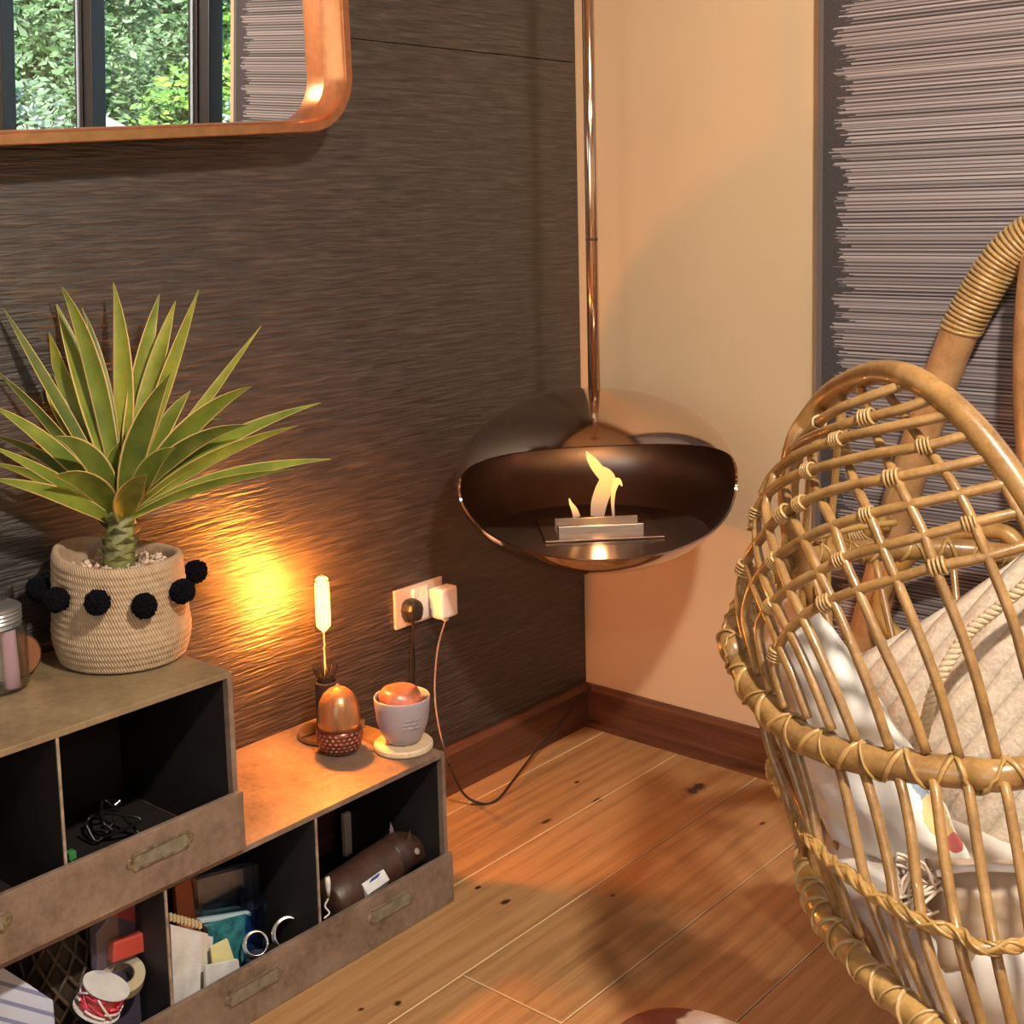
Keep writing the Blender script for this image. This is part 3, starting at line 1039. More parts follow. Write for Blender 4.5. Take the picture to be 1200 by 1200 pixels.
# ================================================================== THINGS ON THE LOW CABINET
def lamp():
    c = V((0.088, -0.944, Z1))
    t = thing('table_lamp', c, 'small dark table lamp with glowing bare tubular filament bulb', 'lamp')
    bs = MB().lathe([(0, 0), (.058, 0), (.060, .004), (.057, .009), (.02, .011), (0, .011)], c, 40).build('base', M['lampbase'], t, smooth='auto')
    for an in (0.35, 0.35 + 2.09, 0.35 + 4.19):
        d = V((math.cos(an), math.sin(an), 0))
        MB().tube([c + d * .016 + V((0, 0, .0115)), c + d * .058 + V((0, 0, .010))], .0022, 6).build('base_spoke', M['lampmetal'], t)
    MB().lathe([(0, .009), (.0215, .009), (.0215, .108), (.0185, .110), (.0185, .104), (0, .104)], c, 28).build('stem', M['lampmetal'], t, smooth='auto')
    MB().lathe([(0, .10), (.0165, .10), (.0165, .118), (.013, .122), (0, .122)], c, 24).build('lamp_holder', M['black'], t, smooth='auto')
    cr = MB()
    for k in range(18):
        an = 2 * PI * k / 18
        d = V((math.cos(an), math.sin(an), 0))
        cr.tube([c + d * .014 + V((0, 0, .114)), c + d * .019 + V((0, 0, .124)), c + d * .023 + V((0, 0, .134)), c + d * .025 + V((0, 0, .142))], [.0014, .0014, .0012, .0008], 5)
        for rr_, zz in ((.0165, .120), (.021, .130)):
            d2 = V((math.cos(an + PI / 18), math.sin(an + PI / 18), 0))
            cr.tube([c + d * rr_ + V((0, 0, zz)), c + d2 * rr_ * 1.06 + V((0, 0, zz + .003))], .0012, 5)
    cr.lathe([(.0140, .112), (.0150, .112), (.0175, .120), (.0165, .120)], c, 24, closed=True)
    cr.build('crown_gallery', M['lampmetal'], t)
    bu = MB().lathe([(.010, .120), (.012, .14), (.0155, .17), (.0165, .20), (.0165, .304), (.0140, .316), (.008, .322), (0, .324)], c, 28).build('bulb', M['bulbglass'], t, smooth=True)
    MB().tube(spline([c + V((0, 0, .122)), c + V((-.002, .001, .15)), c + V((-.001, 0, .172)), c + V((-.003, 0, .176)), c + V((.001, 0, .181)), c + V((0, 0, .19)), c + V((0, 0, .225))], 4), .0016, 6).build('wire_support', M['wire'], bu)
    zz = .222
    mb = MB()
    for k in range(10):
        an = 2 * PI * k / 10
        w = [c + V((math.cos(an + .5 * q) * .0115, math.sin(an + .5 * q) * .0115, zz + q * .084)) for q in (0, .25, .5, .75, 1)]
        mb.tube([c + V((0, 0, zz - .012))] + w, .0027, 6)
    for q in range(6):
        mb.lathe([(.0095, zz + .004 + q * .017), (.013, zz + .006 + q * .017), (.0095, zz + .010 + q * .017)], c, 16, closed=True)
    mb.build('filament', M['bulb'], bu, smooth=True)
    l = bpy.data.lights.new('bulb_light', 'POINT')
    l.energy = BULB_W
    l.color = BULB_COL
    l.shadow_soft_size = 0.016
    lo = bpy.data.objects.new('bulb_light', l)
    COL.objects.link(lo)
    lo.location = c + V((0, 0, .268))
    MB().tube(spline([c + V((-.05, .02, .004)), V((.02, -.90, Z1 + .004)), V((.012, -.862, Z1 + .003)), V((.010, -.84, Z1 - .03)), V((.010, -.80, .15)), V((.0115, -.70, .16)), V((.012, -.63, .28)), V((.0115, -.628, .42))], 6), .0024, 6).build('flex', M['black'], t, smooth=True)


lamp()


def acorn():
    c = at_z(397, 886, Z1)
    c = V((c.x - .018, c.y + .020, Z1))
    t = thing('acorn_ornament', c, 'glazed copper acorn ornament standing in front of the lamp', 'ornament')
    r = .0425
    cap = MB()
    prof = [(0, 0), (.027, 0), (.037, .008), (r, .022), (r + .001, .040), (r - .002, .047), (.036, .050), (0, .050)]
    cap.lathe(prof, c, 40)
    co = cap.build('acorn_cup', M['acorncap'], t, smooth=True)
    st = MB()
    for i in range(6):
        z = .006 + i * .0072
        rr_ = (.033, .0385, .0415, .0427, .0432, .0428)[i]
        for k in range(24):
            an = 2 * PI * (k + .5 * (i % 2)) / 24
            d = V((math.cos(an), math.sin(an), 0))
            tn = V((-d.y, d.x, 0))
            p = c + d * rr_ + V((0, 0, z))
            st.add([p - tn * .005, p - V((0, 0, .0045)), p + tn * .005, p + V((0, 0, .0045)), p + d * .0022], [(0, 1, 4), (1, 2, 4), (2, 3, 4), (3, 0, 4)])
    o = st.build('cup_scale', M['acorncap'], co)
    o['kind'] = 'stuff'
    o.data.materials.clear()
    o.data.materials.append(plain('lighter_scale_copper', (0.30, 0.13, 0.085), 0.38, metal=0.6))  # scales in a lighter copper than the cup
    H = .128
    prof = [(r - .003, .046), (.0405, .060), (.0400, .078), (.0365, .096), (.0290, .111), (.018, .121), (.008, .1255), (.004, .128), (.003, .131), (0, .132)]
    MB().lathe(prof, c, 40).build('nut', M['acorn'], t, smooth=True)
    MB().obox(c + V((.026, .034, .048)), V((.004, .004, 0)), V((-.003, .003, 0)), V((0, 0, .008))).build('handle_lug', M['acorn'], t, bevel=.002)


acorn()


def pot():
    c = at_z(473, 876, Z1)
    c = V((c.x, c.y, Z1))
    k = thing('round_coaster', c, 'round pale wooden coaster under the grey cup', 'coaster')
    MB().lathe([(0, 0), (.054, 0), (.0565, .003), (.0565, .010), (.054, .013), (0, .0135)], c, 48).build('disc', M['coaster'], k, smooth='auto')
    b = c + V((0.0, 0.0, .0135))
    t = thing('ceramic_cup', b, 'grey lilac ceramic cup standing on the pale round coaster', 'cup')
    prof = [(0, 0), (.026, 0), (.031, .003), (.042, .020), (.0495, .045), (.0525, .072), (.0535, .088), (.0525, .0905), (.0505, .088), (.0495, .072), (.046, .045), (.037, .020), (0, .012)]
    MB().lathe(prof, b, 48).build('body', M['ceramic'], t, smooth=True)
    # embossed lines of lettering-like relief on the side facing the room
    d0 = (CAM - b)
    d0.z = 0
    d0.normalize()
    an0 = math.atan2(d0.y, d0.x) + .35
    em = MB()
    for row, (z, w) in enumerate(((.058, .42), (.050, .36), (.042, .40))):
        nseg = 7
        for q in range(nseg):
            an = an0 + (q / (nseg - 1) - .5) * w * 2 * .8
            rr_ = .0500 + (z - .045) * .11 + (.0 if z > .045 else -.0008)
            p = b + V((math.cos(an) * (rr_ + .0006), math.sin(an) * (rr_ + .0006), z))
            tn = V((-math.sin(an), math.cos(an), 0))
            em.obox(p, tn * (.0026 if (q + row) % 3 else .0014), V((math.cos(an), math.sin(an), 0)) * .0008, V((0, 0, .0014 if q % 2 else .0022)))
    em.build('embossed_mark', M['ceramic'], t, bevel=.0004)
    s = thing('copper_stone', b + V((0, 0, .02)), 'rounded reddish copper-coloured stone resting in the grey cup', 'stone')
    bm = bmesh.new()
    bmesh.ops.create_icosphere(bm, subdivisions=4, radius=1)
    for v in bm.verts:
        n_ = noise.noise(v.co * 1.1 + V((3, 1, 2))) * .12
        v.co = V((v.co.x * .040 * (1 + n_), v.co.y * .042 * (1 + n_), (max(v.co.z, -.9) * .034) * (1 + n_)))
        if v.co.z > .024:
            v.co.z = .024 + (v.co.z - .024) * .35
    me = bpy.data.meshes.new('stone')
    bm.to_mesh(me)
    bm.free()
    me.materials.append(M['agate'])
    me.polygons.foreach_set('use_smooth', [True] * len(me.polygons))
    o = bpy.data.objects.new('stone', me)
    COL.objects.link(o)
    o.parent = s
    o.location = (-.002, 0, .061)


pot()

# ================================================================== SOCKET, PLUGS, CABLES
def socket():
    y0, y1, z0, z1 = -.672, -.526, .4215, .5075
    t = thing('double_wall_socket', (0, (y0 + y1) / 2, z0), 'double wall socket with switches on the dark wall', 'socket')
    MB().box((.0, y0, z0), (.0075, y1, z1)).build('face_plate', M['socket'], t, bevel=.0015)
    MB().box((.0075, -.6245, z0 + .006), (.0085, -.5735, z1 - .008)).build('insert', M['white_pl'], t, bevel=.001)
    for y in (-.612, -.590):
        MB().add([(.0085, y - .008, .478), (.0085, y + .008, .478), (.0085, y + .008, .500), (.0085, y - .008, .500), (.0105, y - .008, .480), (.0105, y + .008, .480), (.0145, y + .008, .499), (.0145, y - .008, .499)],
                 [(4, 5, 6, 7), (0, 1, 5, 4), (1, 2, 6, 5), (2, 3, 7, 6), (3, 0, 4, 7)]).build('rocker_switch', M['white_pl'], t)
    p = thing('mains_plug', (.008, -.636, .435), 'black three-pin mains plug pushed into the wall socket', 'plug')
    pc = V((.008, -.634, .457))
    prof = []
    pr = [(-.021, -.010), (-.014, -.022), (.014, -.022), (.021, -.010), (.0235, .006), (.019, .020), (.009, .026), (-.009, .026), (-.019, .020), (-.0235, .006)]
    N = len(pr)
    vs = []
    for x, k in ((0, 1.0), (.012, 1.0), (.022, .92), (.028, .78), (.030, .55)):
        vs += [pc + V((x, a * k, b * k)) for a, b in pr]
    fs = [(i * N + j, i * N + (j + 1) % N, (i + 1) * N + (j + 1) % N, (i + 1) * N + j) for i in range(4) for j in range(N)] + [tuple(4 * N + j for j in range(N)), tuple(range(N))[::-1]]
    mesh('plug_body', vs, fs, M['black'], p, smooth=False, bevel=.0012)
    MB().tube(spline([pc + V((.012, 0, -.022)), pc + V((.012, 0, -.035)), pc + V((.010, 0, -.06)), pc + V((.006, -.004, -.12)), pc + V((.005, -.012, -.20)), pc + V((.004, -.03, -.28))], 5), [.0038] * 6 + [.0026] * 20, 8).build('plug_flex', M['black'], p, smooth=True)
    c = thing('usb_charger', (.0085, -.552, .43), 'white cube phone charger plugged into the wall socket', 'charger')
    MB().box((.0085, -.572, .444), (.022, -.534, .490)).build('plug_face', M['white_pl'], c, bevel=.003)
    MB().box((.021, -.581, .428), (.056, -.527, .496)).build('charger_body', M['white_pl'], c, bevel=.006)
    # cable: white, down behind the cabinet end, a loop on the floor, up to the corner
    cb = thing('charging_cable', (.04, -.553, 0.0), 'thin cable hanging from the white charger and looping over the floor to the corner', 'cable')
    MB().box((.034, -.558, .419), (.045, -.548, .429)).build('connector', M['white_pl'], cb, bevel=.001)
    p0 = V((.0395, -.553, .419))
    path = [p0, at_x(514, 755, .055), at_x(510, 790, .085), at_x(510, 820, .11), at_x(514, 850, .14), at_x(520, 875, .16), at_z(530, 905, .10), at_z(545, 932, .03), at_z(566, 942, .0035), at_z(583, 937, .004), at_z(601, 915, .02), at_x(628, 880, .07), at_x(655, 850, .045), at_x(680, 818, .030), at_x(699, 799, .020)]
    full = spline(path, 8)
    MB().tube(full[:46], .0022, 8).build('pale_cord', plain('pale_pinkish_cord', (0.20, 0.14, 0.115), 0.5), cb, smooth=True)
    MB().tube(full[45:], .0030, 8).build('black_cord', M['black'], cb, smooth=True)


socket()

# ================================================================== THINGS ON THE UPPER CABINET
BK = V((0.119, -1.402, Z2))


def planter():
    t = thing('rope_planter_basket', BK, 'woven beige rope basket with black pompoms on the stacked cabinet', 'basket')
    nco, H = 15, 0.168
    prof = [(0, 0.0), (.085, 0.0)]

    def rad(z):
        q = z / H
        return .100 + .0145 * math.sin(min(1, q * 2.6) * PI * .62) - .010 * q
    for i in range(nco):
        for s in (.15, .38, .62, .85):
            z = (i + s) / nco * H
            prof.append((rad(z) + .0030 * (1 - (abs(s - .5) / .5) ** 2), z + .001))
    prof += [(.103, H + .006), (.097, H + .008), (.091, H + .002)]
    for i in range(6):
        z = H - .004 - i * .010
        prof += [(.0925, z), (.0895, z - .005)]
    prof += [(.085, .112), (0, .112)]
    # squash a little: hand-made, not round
    mb = MB().lathe(prof, V(), 72)
    vs = []
    for v in mb.v:
        an = math.atan2(v.y, v.x)
        k = 1 + .025 * math.cos(2 * an + .6) + .012 * math.cos(3 * an)
        zz = v.z + (.010 * math.cos(an + 2.3) * max(0, v.z / H)) + (.008 * math.sin(an * 2 + .5)) * max(0, v.z / H) * .6
        p = V((v.x * k, v.y * k, zz)) + BK
        p.x = max(p.x, .004)
        vs.append(p)
    n = NT('rope_weave')
    tcz = n.coords((1, 1, 1))
    sp = n.n('ShaderNodeSeparateXYZ')
    n.l(tcz, sp.inputs[0])
    an = n.math('ARCTAN2', n.math('SUBTRACT', sp.outputs[1], BK.y), n.math('SUBTRACT', sp.outputs[0], BK.x))
    st = n.math('SINE', n.math('ADD', n.math('MULTIPLY', an, 150), n.math('MULTIPLY', sp.outputs[2], 560)))
    nz = n.noise(tcz, 60, 3)
    f = n.math('ADD', n.math('MULTIPLY', n.math('ADD', n.math('MULTIPLY', st, .5), .5), .45), n.math('MULTIPLY', nz, .55))
    n.bump(f, 0.55, 0.004)
    m = n.set(color=n.ramp(f, [(0.2, (0.25, 0.165, 0.092)), (0.75, (0.49, 0.355, 0.222))]), rough=.85)
    mesh('basket_body', vs, mb.f, m, t, smooth=True)
    # pompoms
    bm = bmesh.new()
    bmesh.ops.create_icosphere(bm, subdivisions=5, radius=1)
    rr_ = random.Random(5)
    for v in bm.verts:
        v.co *= .0195 * (1 + rr_.uniform(-.16, .10) + .06 * noise.noise(v.co * 3))
    me = bpy.data.meshes.new('pompom')
    bm.to_mesh(me)
    bm.free()
    me.materials.append(M['pom'])
    view = (CAM - BK)
    v0 = math.atan2(view.y, view.x)
    zp = (.112, .104, .104, .100, .116, .125)
    for k, (px, py, back) in enumerate(((45, 690, 1), (66, 703, 0), (114, 706, 0), (169, 710, 0), (214, 693, 0), (229, 670, 1))):
        # where the view ray meets the cylinder of the basket wall
        d = ray(px, py)
        o = CAM - BK
        rc = .127
        A = d.x ** 2 + d.y ** 2
        B = o.x * d.x + o.y * d.y
        Q = o.x ** 2 + o.y ** 2 - rc * rc
        D = B * B - A * Q
        tt = (-B + (1 if back else -1) * math.sqrt(max(D, 0))) / A
        if D < 0:
            tt = -B / A + (.03 if back else 0)
        ob = bpy.data.objects.new('pompom', me)
        COL.objects.link(ob)
        ob.parent = t
        ob.location = CAM + d * tt - BK
        if (ob.location + BK).x < .02:
            ob.location.x = .02 - BK.x
        ob.rotation_euler = (k, k * 2, k * 3)
    # plant
    y = thing('yucca_plant', BK + V((0, 0, .10)), 'spiky green yucca plant growing in the pompom basket', 'plant')
    rs = random.Random(9)
    pm = MB()
    for k in range(420):
        a_, r_ = rs.uniform(0, 2 * PI), .086 * math.sqrt(rs.random())
        c = BK + V((r_ * math.cos(a_), r_ * math.sin(a_), .139 + rs.uniform(0, .012)))
        s = rs.uniform(.004, .0075)
        ax = V((rs.gauss(0, 1), rs.gauss(0, 1), rs.gauss(0, 1))).normalized()
        u = ax.orthogonal().normalized()
        w = ax.cross(u)
        pm.add([c + ax * s, c - ax * s * .8, c + u * s, c - u * s * 1.1, c + w * s, c - w * s * .9], [(0, 2, 4), (0, 4, 3), (0, 3, 5), (0, 5, 2), (1, 4, 2), (1, 3, 4), (1, 5, 3), (1, 2, 5)])
    po = pm.build('pebble_mulch', M['pebble'], y)
    po['kind'] = 'stuff'
    dS = depth_of(BK) - .005
    s0, s1 = at_d(139, 668, dS), at_d(142, 600, dS)
    MB().tube([s0 + V((0, 0, -.02)), s0, s0.lerp(s1, .5), s1], [.024, .027, .024, .02], 14).build('stem', M['stem'], y, smooth=True)
    for k in range(26):
        q = (k + .5) / 26
        an = k * 2.4
        p = s0.lerp(s1, q * .95)
        d = V((math.cos(an), math.sin(an), 0))
        tn = V((-d.y, d.x, 0))
        MB().add([p + d * .020 - tn * .017, p + d * .020 + tn * .017, p + d * .037 + V((0, 0, .014)), p + d * .030 + V((0, 0, .004))], [(0, 1, 2), (0, 2, 3), (1, 3, 2), (0, 3, 1)]).build('stem_scale', M['stem'], y)
    # leaves: base px, control px, tip px, width px, depth offset of tip, colour
    L = [((134, 585), (52, 440), (4, 361), 15, .02, 2), ((130, 592), (60, 490), (-6, 433), 14, .04, 2), ((128, 592), (60, 510), (-10, 475), 20, -.02, 0), ((128, 598), (60, 527), (-12, 509), 15, .05, 2),
         ((128, 602), (60, 553), (-14, 521), 15, -.05, 0), ((128, 606), (70, 560), (-14, 541), 16, .02, 0), ((130, 610), (80, 575), (-14, 560), 20, -.09, 0),
         ((136, 580), (80, 450), (44, 388), 25, .08, 1), ((138, 580), (95, 430), (66, 356), 27, .04, 0), ((139, 580), (112, 402), (71, 334), 24, -.01, 0), ((142, 580), (128, 428), (96, 361), 13, .03, 2),
         ((143, 575), (150, 420), (133, 331), 26, .03, 1), ((146, 578), (163, 430), (187, 344), 27, .06, 0), ((148, 575), (178, 430), (206, 352), 26, .03, 1), ((150, 578), (200, 430), (233, 339), 20, .0, 1),
         ((156, 585), (240, 470), (306, 382), 14, .02, 1), ((156, 585), (225, 478), (295, 453), 27, -.03, 0), ((150, 580), (192, 492), (223, 458), 24, .05, 0), ((146, 590), (158, 500), (200, 437), 33, -.08, 2),
         ((158, 592), (250, 505), (376, 472), 20, -.02, 0), ((158, 598), (240, 527), (349, 499), 18, -.04, 1), ((155, 604), (260, 545), (388, 538), 19, -.06, 0), ((155, 606), (240, 560), (344, 550), 13, -.08, 0),
         ((152, 598), (172, 536), (206, 525), 27, -.11, 0), ((138, 592), (112, 522), (63, 512), 30, -.10, 2), ((136, 606), (110, 552), (62, 558), 30, -.12, 0), ((150, 612), (144, 572), (173, 556), 34, -.12, 1),
         ((154, 588), (210, 505), (258, 490), 16, .04, 2), ((136, 578), (62, 470), (50, 437), 25, .06, 1), ((138, 570), (85, 500), (95, 440), 22, .07, 1), ((148, 592), (215, 505), (290, 498), 24, -.05, 2),
         ((136, 600), (95, 540), (20, 530), 18, .07, 2), ((140, 606), (125, 545), (138, 520), 26, -.03, 0)]
    L = [(b0, c0, t0, w, (do - .0011 * max(0, 110 - t0[0]) if t0[0] < 110 else do), ci) for b0, c0, t0, w, do, ci in L]
    for k, (b0, c0, t0, w, do, ci) in enumerate(L):
        NS = 12
        pts, hw = [], []
        for i in range(NS + 1):
            q = i / NS
            x = b0[0] * (1 - q) ** 2 + 2 * c0[0] * q * (1 - q) + t0[0] * q * q
            yy = b0[1] * (1 - q) ** 2 + 2 * c0[1] * q * (1 - q) + t0[1] * q * q
            p = at_d(x, yy, dS + do * q ** .9)
            if p.x < .008:
                p.x = .008
            pts.append(p)
            wq = (.55 + .45 * math.sin(min(1, q / .45) * PI / 2)) * (1 - max(0, (q - .35) / .65) ** 1.8)
            hw.append(max(.0006, w * wq * dS / F_PX / 2))
        vs, fs = [], []
        for i, p in enumerate(pts):
            tdir = (pts[min(i + 1, NS)] - pts[max(i - 1, 0)]).normalized()
            toC = (CAM - p).normalized()
            side = tdir.cross(toC).normalized()
            rollk = rs.uniform(-.15, .15) + (.5 if k % 3 == 0 else -.35)
            nrm = side.cross(tdir).normalized()
            sd = (side * math.cos(.5) + nrm * math.sin(.5) * (1 if k % 2 else -1)).normalized()
            trough = nrm * (hw[i] * .38)
            th_ = nrm * .0012
            for u_, dz in ((-1, 1), (-.84, .72), (0, 0), (.84, .72), (1, 1)):
                vs.append(p + sd * (u_ * hw[i] * 1.08) + trough * (dz - .5) + th_ * (1 - abs(u_)))
            for u_, dz in ((-.84, .72), (0, 0), (.84, .72)):
                vs.append(p + sd * (u_ * hw[i] * 1.08) + trough * (dz - .5) - th_)
        fm = []
        for i in range(NS):
            a_ = i * 8
            b_ = a_ + 8
            for j in range(4):
                fs.append((a_ + j, a_ + j + 1, b_ + j + 1, b_ + j))
                fm.append(1 if j in (0, 3) else 0)
            for s_, e_ in ((0, 5), (5, 6), (6, 7), (7, 4)):
                fs.append((a_ + e_, a_ + s_, b_ + s_, b_ + e_))
                fm.append(0)
        mesh('leaf', vs, fs, None, y, smooth=True, mats=[LEAF[ci], M['leaf_edge']], fm=fm)


planter()


def jar():
    c = at_z(-4, 806, Z2)
    c = V((c.x, c.y, Z2))
    t = thing('glass_jar', c, 'clear glass jar with zinc screw lid beside the rope basket', 'jar')
    r = .050
    MB().lathe([(0, 0), (r - .004, 0), (r, .006), (r, .095), (r - .008, .110), (r - .009, .118), (r - .0105, .118), (r - .0095, .109), (r - .002, .094), (r - .002, .007), (0, .004)], c, 40).build('jar_body', M['glass'], t, smooth=True)
    prof = [(0, .132), (r - .012, .132), (r - .007, .129)]
    for i in range(4):
        z = .127 - i * .006
        prof += [(r - .005, z), (r - .007, z - .003)]
    prof += [(r - .0055, .101), (r - .008, .101), (r - .0085, .129), (0, .129)]
    MB().lathe(prof, c, 40).build('screw_lid', M['zinc'], t, smooth='auto')
    for k1, k2, m, lab, h in ((.004, -.030, 'wax_w', 'white wax candle stick packed in the glass jar', .092), (.031, -.012, 'wax_p', 'pink wax candle stick packed in the glass jar', .096), (-.026, .004, 'wax_w', 'ivory wax candle stick leaning in the glass jar', .090), (.006, .024, 'wax_w', 'pale wax candle stick at the back of the glass jar', .094)):
        d_ = rt0 * k1 + V((fw.x, fw.y, 0)).normalized() * k2
        o = MB().tube([c + d_ + V((0, 0, .0045)), c + d_ * .9 + V((0, 0, h))], .0115, 14).build('candle_stick', M[m], None, smooth='auto')
        tag(o, lab, 'candle', 'candle sticks in the jar')
    g = at_z(-6, 752, Z2)
    g = V((.048, at_x(-14, 700, .048).y, Z2))
    gt = thing('ribbed_tumbler', g, 'ribbed clear glass tumbler behind the jar against the dark wall', 'glass')
    prof = [(0, 0), (.030, 0), (.033, .005), (.038, .145), (.0365, .145), (.031, .008), (0, .006)]
    mb = MB().lathe(prof, V(), 72)
    mesh('tumbler_body', [V((v.x * (1 + .015 * math.cos(24 * math.atan2(v.y, v.x))), v.y * (1 + .015 * math.cos(24 * math.atan2(v.y, v.x))), v.z)) + g for v in mb.v], mb.f, M['glass'], gt, smooth=True)
    d = at_x(20, 745, .075)
    dc = V((.075, d.y, Z2 + .0345))
    o = MB().lathe([(0, -.006), (.032, -.006), (.0345, -.003), (.0345, .003), (.032, .006), (0, .006)], dc, 40, axis=V((.86, -.30, .18))).build('copper_disc', plain('warm_copper_lid', (0.24, 0.105, 0.052), 0.40, metal=0.7), None, smooth='auto')
    tag(o, 'round copper lid standing on edge between jar and basket', 'lid')


jar()

# ================================================================== BLIND
BX0, BX1 = 0.659, 1.415
bo = thing('roller_blind', ((BX0 + BX1) / 2, -.03, .05), 'grey and white striped thread blind hanging beside the glazed doors', 'blind')
MB().box((BX0, -.031, .05), (BX1, -.028, 2.40)).build('blind_fabric', mat_blind(BX0, BX1), bo)
MB().tube([(BX0, -.03, 2.42), (BX1, -.03, 2.42)], .022, 16).build('roller_tube', M['zinc'], bo, smooth='auto')
MB().box((BX0, -.037, .036), (BX1, -.022, .056)).build('bottom_bar', M['zinc'], bo, bevel=.002)

# ================================================================== RATTAN CHAIR
CC = at_d(1150, 775, 1.85)
vh = (CAM - CC)
vh.z = 0
vh.normalize()
sh_ = V((-vh.y, vh.x, 0))
EA, EB, ED = .35, .52, .38


def ehit(px, py, far=False):
    o = CAM - CC
    d = ray(px, py)
    O = V((o.dot(sh_) / EA, o.dot(vh) / ED, o.z / EB))
    Dv = V((d.dot(sh_) / EA, d.dot(vh) / ED, d.z / EB))
    A = Dv.dot(Dv)
    B = O.dot(Dv)
    Q = O.dot(O) - 1
    D = max(B * B - A * Q, 0)
    t = (-B + (1 if far else -1) * math.sqrt(D)) / A
    return CAM + d * t


def interp(xs, ys, x):
    if x <= xs[0]:
        return ys[0]
    for a, b, c, d in zip(xs, xs[1:], ys, ys[1:]):
        if x <= b:
            return c + (d - c) * (x - a) / (b - a)
    return ys[-1]


def chair():
    t = thing('rattan_egg_chair', V((1.42, -.88, 0)), 'honey coloured rattan egg chair with open lattice shell full of cushions', 'chair')
    el = lambda deg, z, k=1.0: CC + sh_ * (EA * k * math.cos(R(deg))) + vh * (ED * k * math.sin(R(deg))) + V((0, 0, z - CC.z))
    # main ring
    r1px = [(860, 745), (868, 775), (888, 815), (930, 858), (990, 884), (1060, 898), (1130, 905), (1200, 905)]
    P1 = [ehit(x, y) for x, y in r1px]
    ring1 = spline(P1 + [el(38, .69), el(8, .70), el(-25, .71), el(-60, .72), el(-95, .73), el(-130, .735), el(-155, .735)], 10, True)
    MB().tube(ring1, .0185, 14, closed=True).build('seat_ring', M['rattan'], t, smooth=True)
    for hnd, ph in ((1, .4), (-1, .4)):
        MB().tube(helix(ring1, .0195, .056, ph, hnd, True, 4), .0042, 5, closed=True, flat=.45).build('cane_wrapping', M['cane'], t, smooth=True)
    # middle and bottom rings, level
    Z_2, Z_3 = .53, .42

    def level(pxs, z):
        return [at_z(x, y, z) for x, y in pxs]
    r2px = [(910, 885), (922, 940), (950, 985), (1000, 1030), (1060, 1070), (1120, 1093), (1200, 1108)]
    P2 = level(r2px, Z_2)
    c2 = V((1.38, -.83, Z_2))
    r2 = lambda deg, k, c: c + sh_ * (k * math.cos(R(deg))) + vh * (k * math.sin(R(deg)))
    ring2 = spline(P2 + [r2(35, .36, c2), r2(0, .35, c2), r2(-45, .33, c2), r2(-90, .30, c2), r2(-135, .30, c2)], 10, True)
    MB().tube(ring2, .0060, 10, closed=True).build('lower_ring', M['cane'], t, smooth=True)
    for hnd, ph in ((1, 0), (1, 2.1), (1, 4.2), (-1, 1)):
        MB().tube(helix(ring2, .0062, .075, ph, hnd, True, 3), .0036, 5, closed=True, flat=.6).build('cane_wrapping', M['cane'], t, smooth=True)
    r3px = [(960, 975), (948, 1000), (950, 1035), (965, 1075), (1000, 1120), (1045, 1165), (1090, 1203), (1140, 1235)]
    P3 = level(r3px, Z_3)
    c3 = V((1.40, -.86, Z_3))
    ring3 = spline(P3 + [r2(60, .345, c3), r2(30, .33, c3), r2(-5, .31, c3), r2(-45, .28, c3), r2(-90, .25, c3), r2(-140, .22, c3)], 10, True)
    MB().tube(ring3, .0165, 14, closed=True).build('bottom_ring', M['cane'], t, smooth=True)
    for hnd, ph in ((1, .2), (-1, .2)):
        MB().tube(helix(ring3, .0175, .050, ph, hnd, True, 4), .0034, 5, closed=True, flat=.5).build('cane_wrapping', M['binding'], t, smooth=True)
    # rim of the hood
    near = [(1060, 440), (1100, 462), (1150, 510), (1200, 578), (1240, 650), (1268, 730), (1285, 810), (1292, 880)]
    topleft = [(1020, 438), (975, 460), (945, 495), (932, 520), (924, 565), (926, 615), (938, 665), (955, 705)]
    dn = depth_of(ehit(1150, 510))
    rimpx = near[::-1] + topleft
    rp = []
    for x, y in rimpx:
        if x >= 1100:
            d_ = depth_of(ehit(x, y))
        elif (x, y) in topleft[3:]:
            d_ = depth_of(ehit(x, y, True))
        else:
            da = depth_of(ehit(1100, 462))
            db = depth_of(ehit(932, 520, True))
            q = (1100 - x) / (1100 - 932)
            d_ = da + (db - da) * (q * q * (3 - 2 * q))
        rp.append(at_d(x, y, d_))
    rim = spline(rp, 10)
    MB().tube(rim, .0165, 14).build('hood_rim', M['rattan'], t, smooth=True)

    def rimd(px, py):
        best, bd = None, 1e9
        for p in rim:
            v = p - CAM
            z = v.dot(fw)
            qx, qy = PPX + F_PX * v.dot(rt) / z, PPY - F_PX * v.dot(up) / z
            e = (qx - px) ** 2 + (qy - py) ** 2
            if e < bd:
                bd, best = e, z
        return best

    def rod(name, pxs, r, mat, end_rim=False, start_rim=False, far=False):
        n = len(pxs)
        ds = [depth_of(ehit(x, y, far)) for x, y in pxs]
        if end_rim:
            dl = rimd(*pxs[-1]) - ds[-1]
            for i in range(n):
                q = max(0, (i / (n - 1) - .55) / .45)
                ds[i] += dl * q * q
        if start_rim:
            dl = rimd(*pxs[0]) - ds[0]
            for i in range(n):
                q = max(0, (.45 - i / (n - 1)) / .45)
                ds[i] += dl * q * q
        P = spline([at_d(x, y, d) for (x, y), d in zip(pxs, ds)], 6)
        MB().tube(P, r, 9).build(name, M[mat], t, smooth=True)
        return P
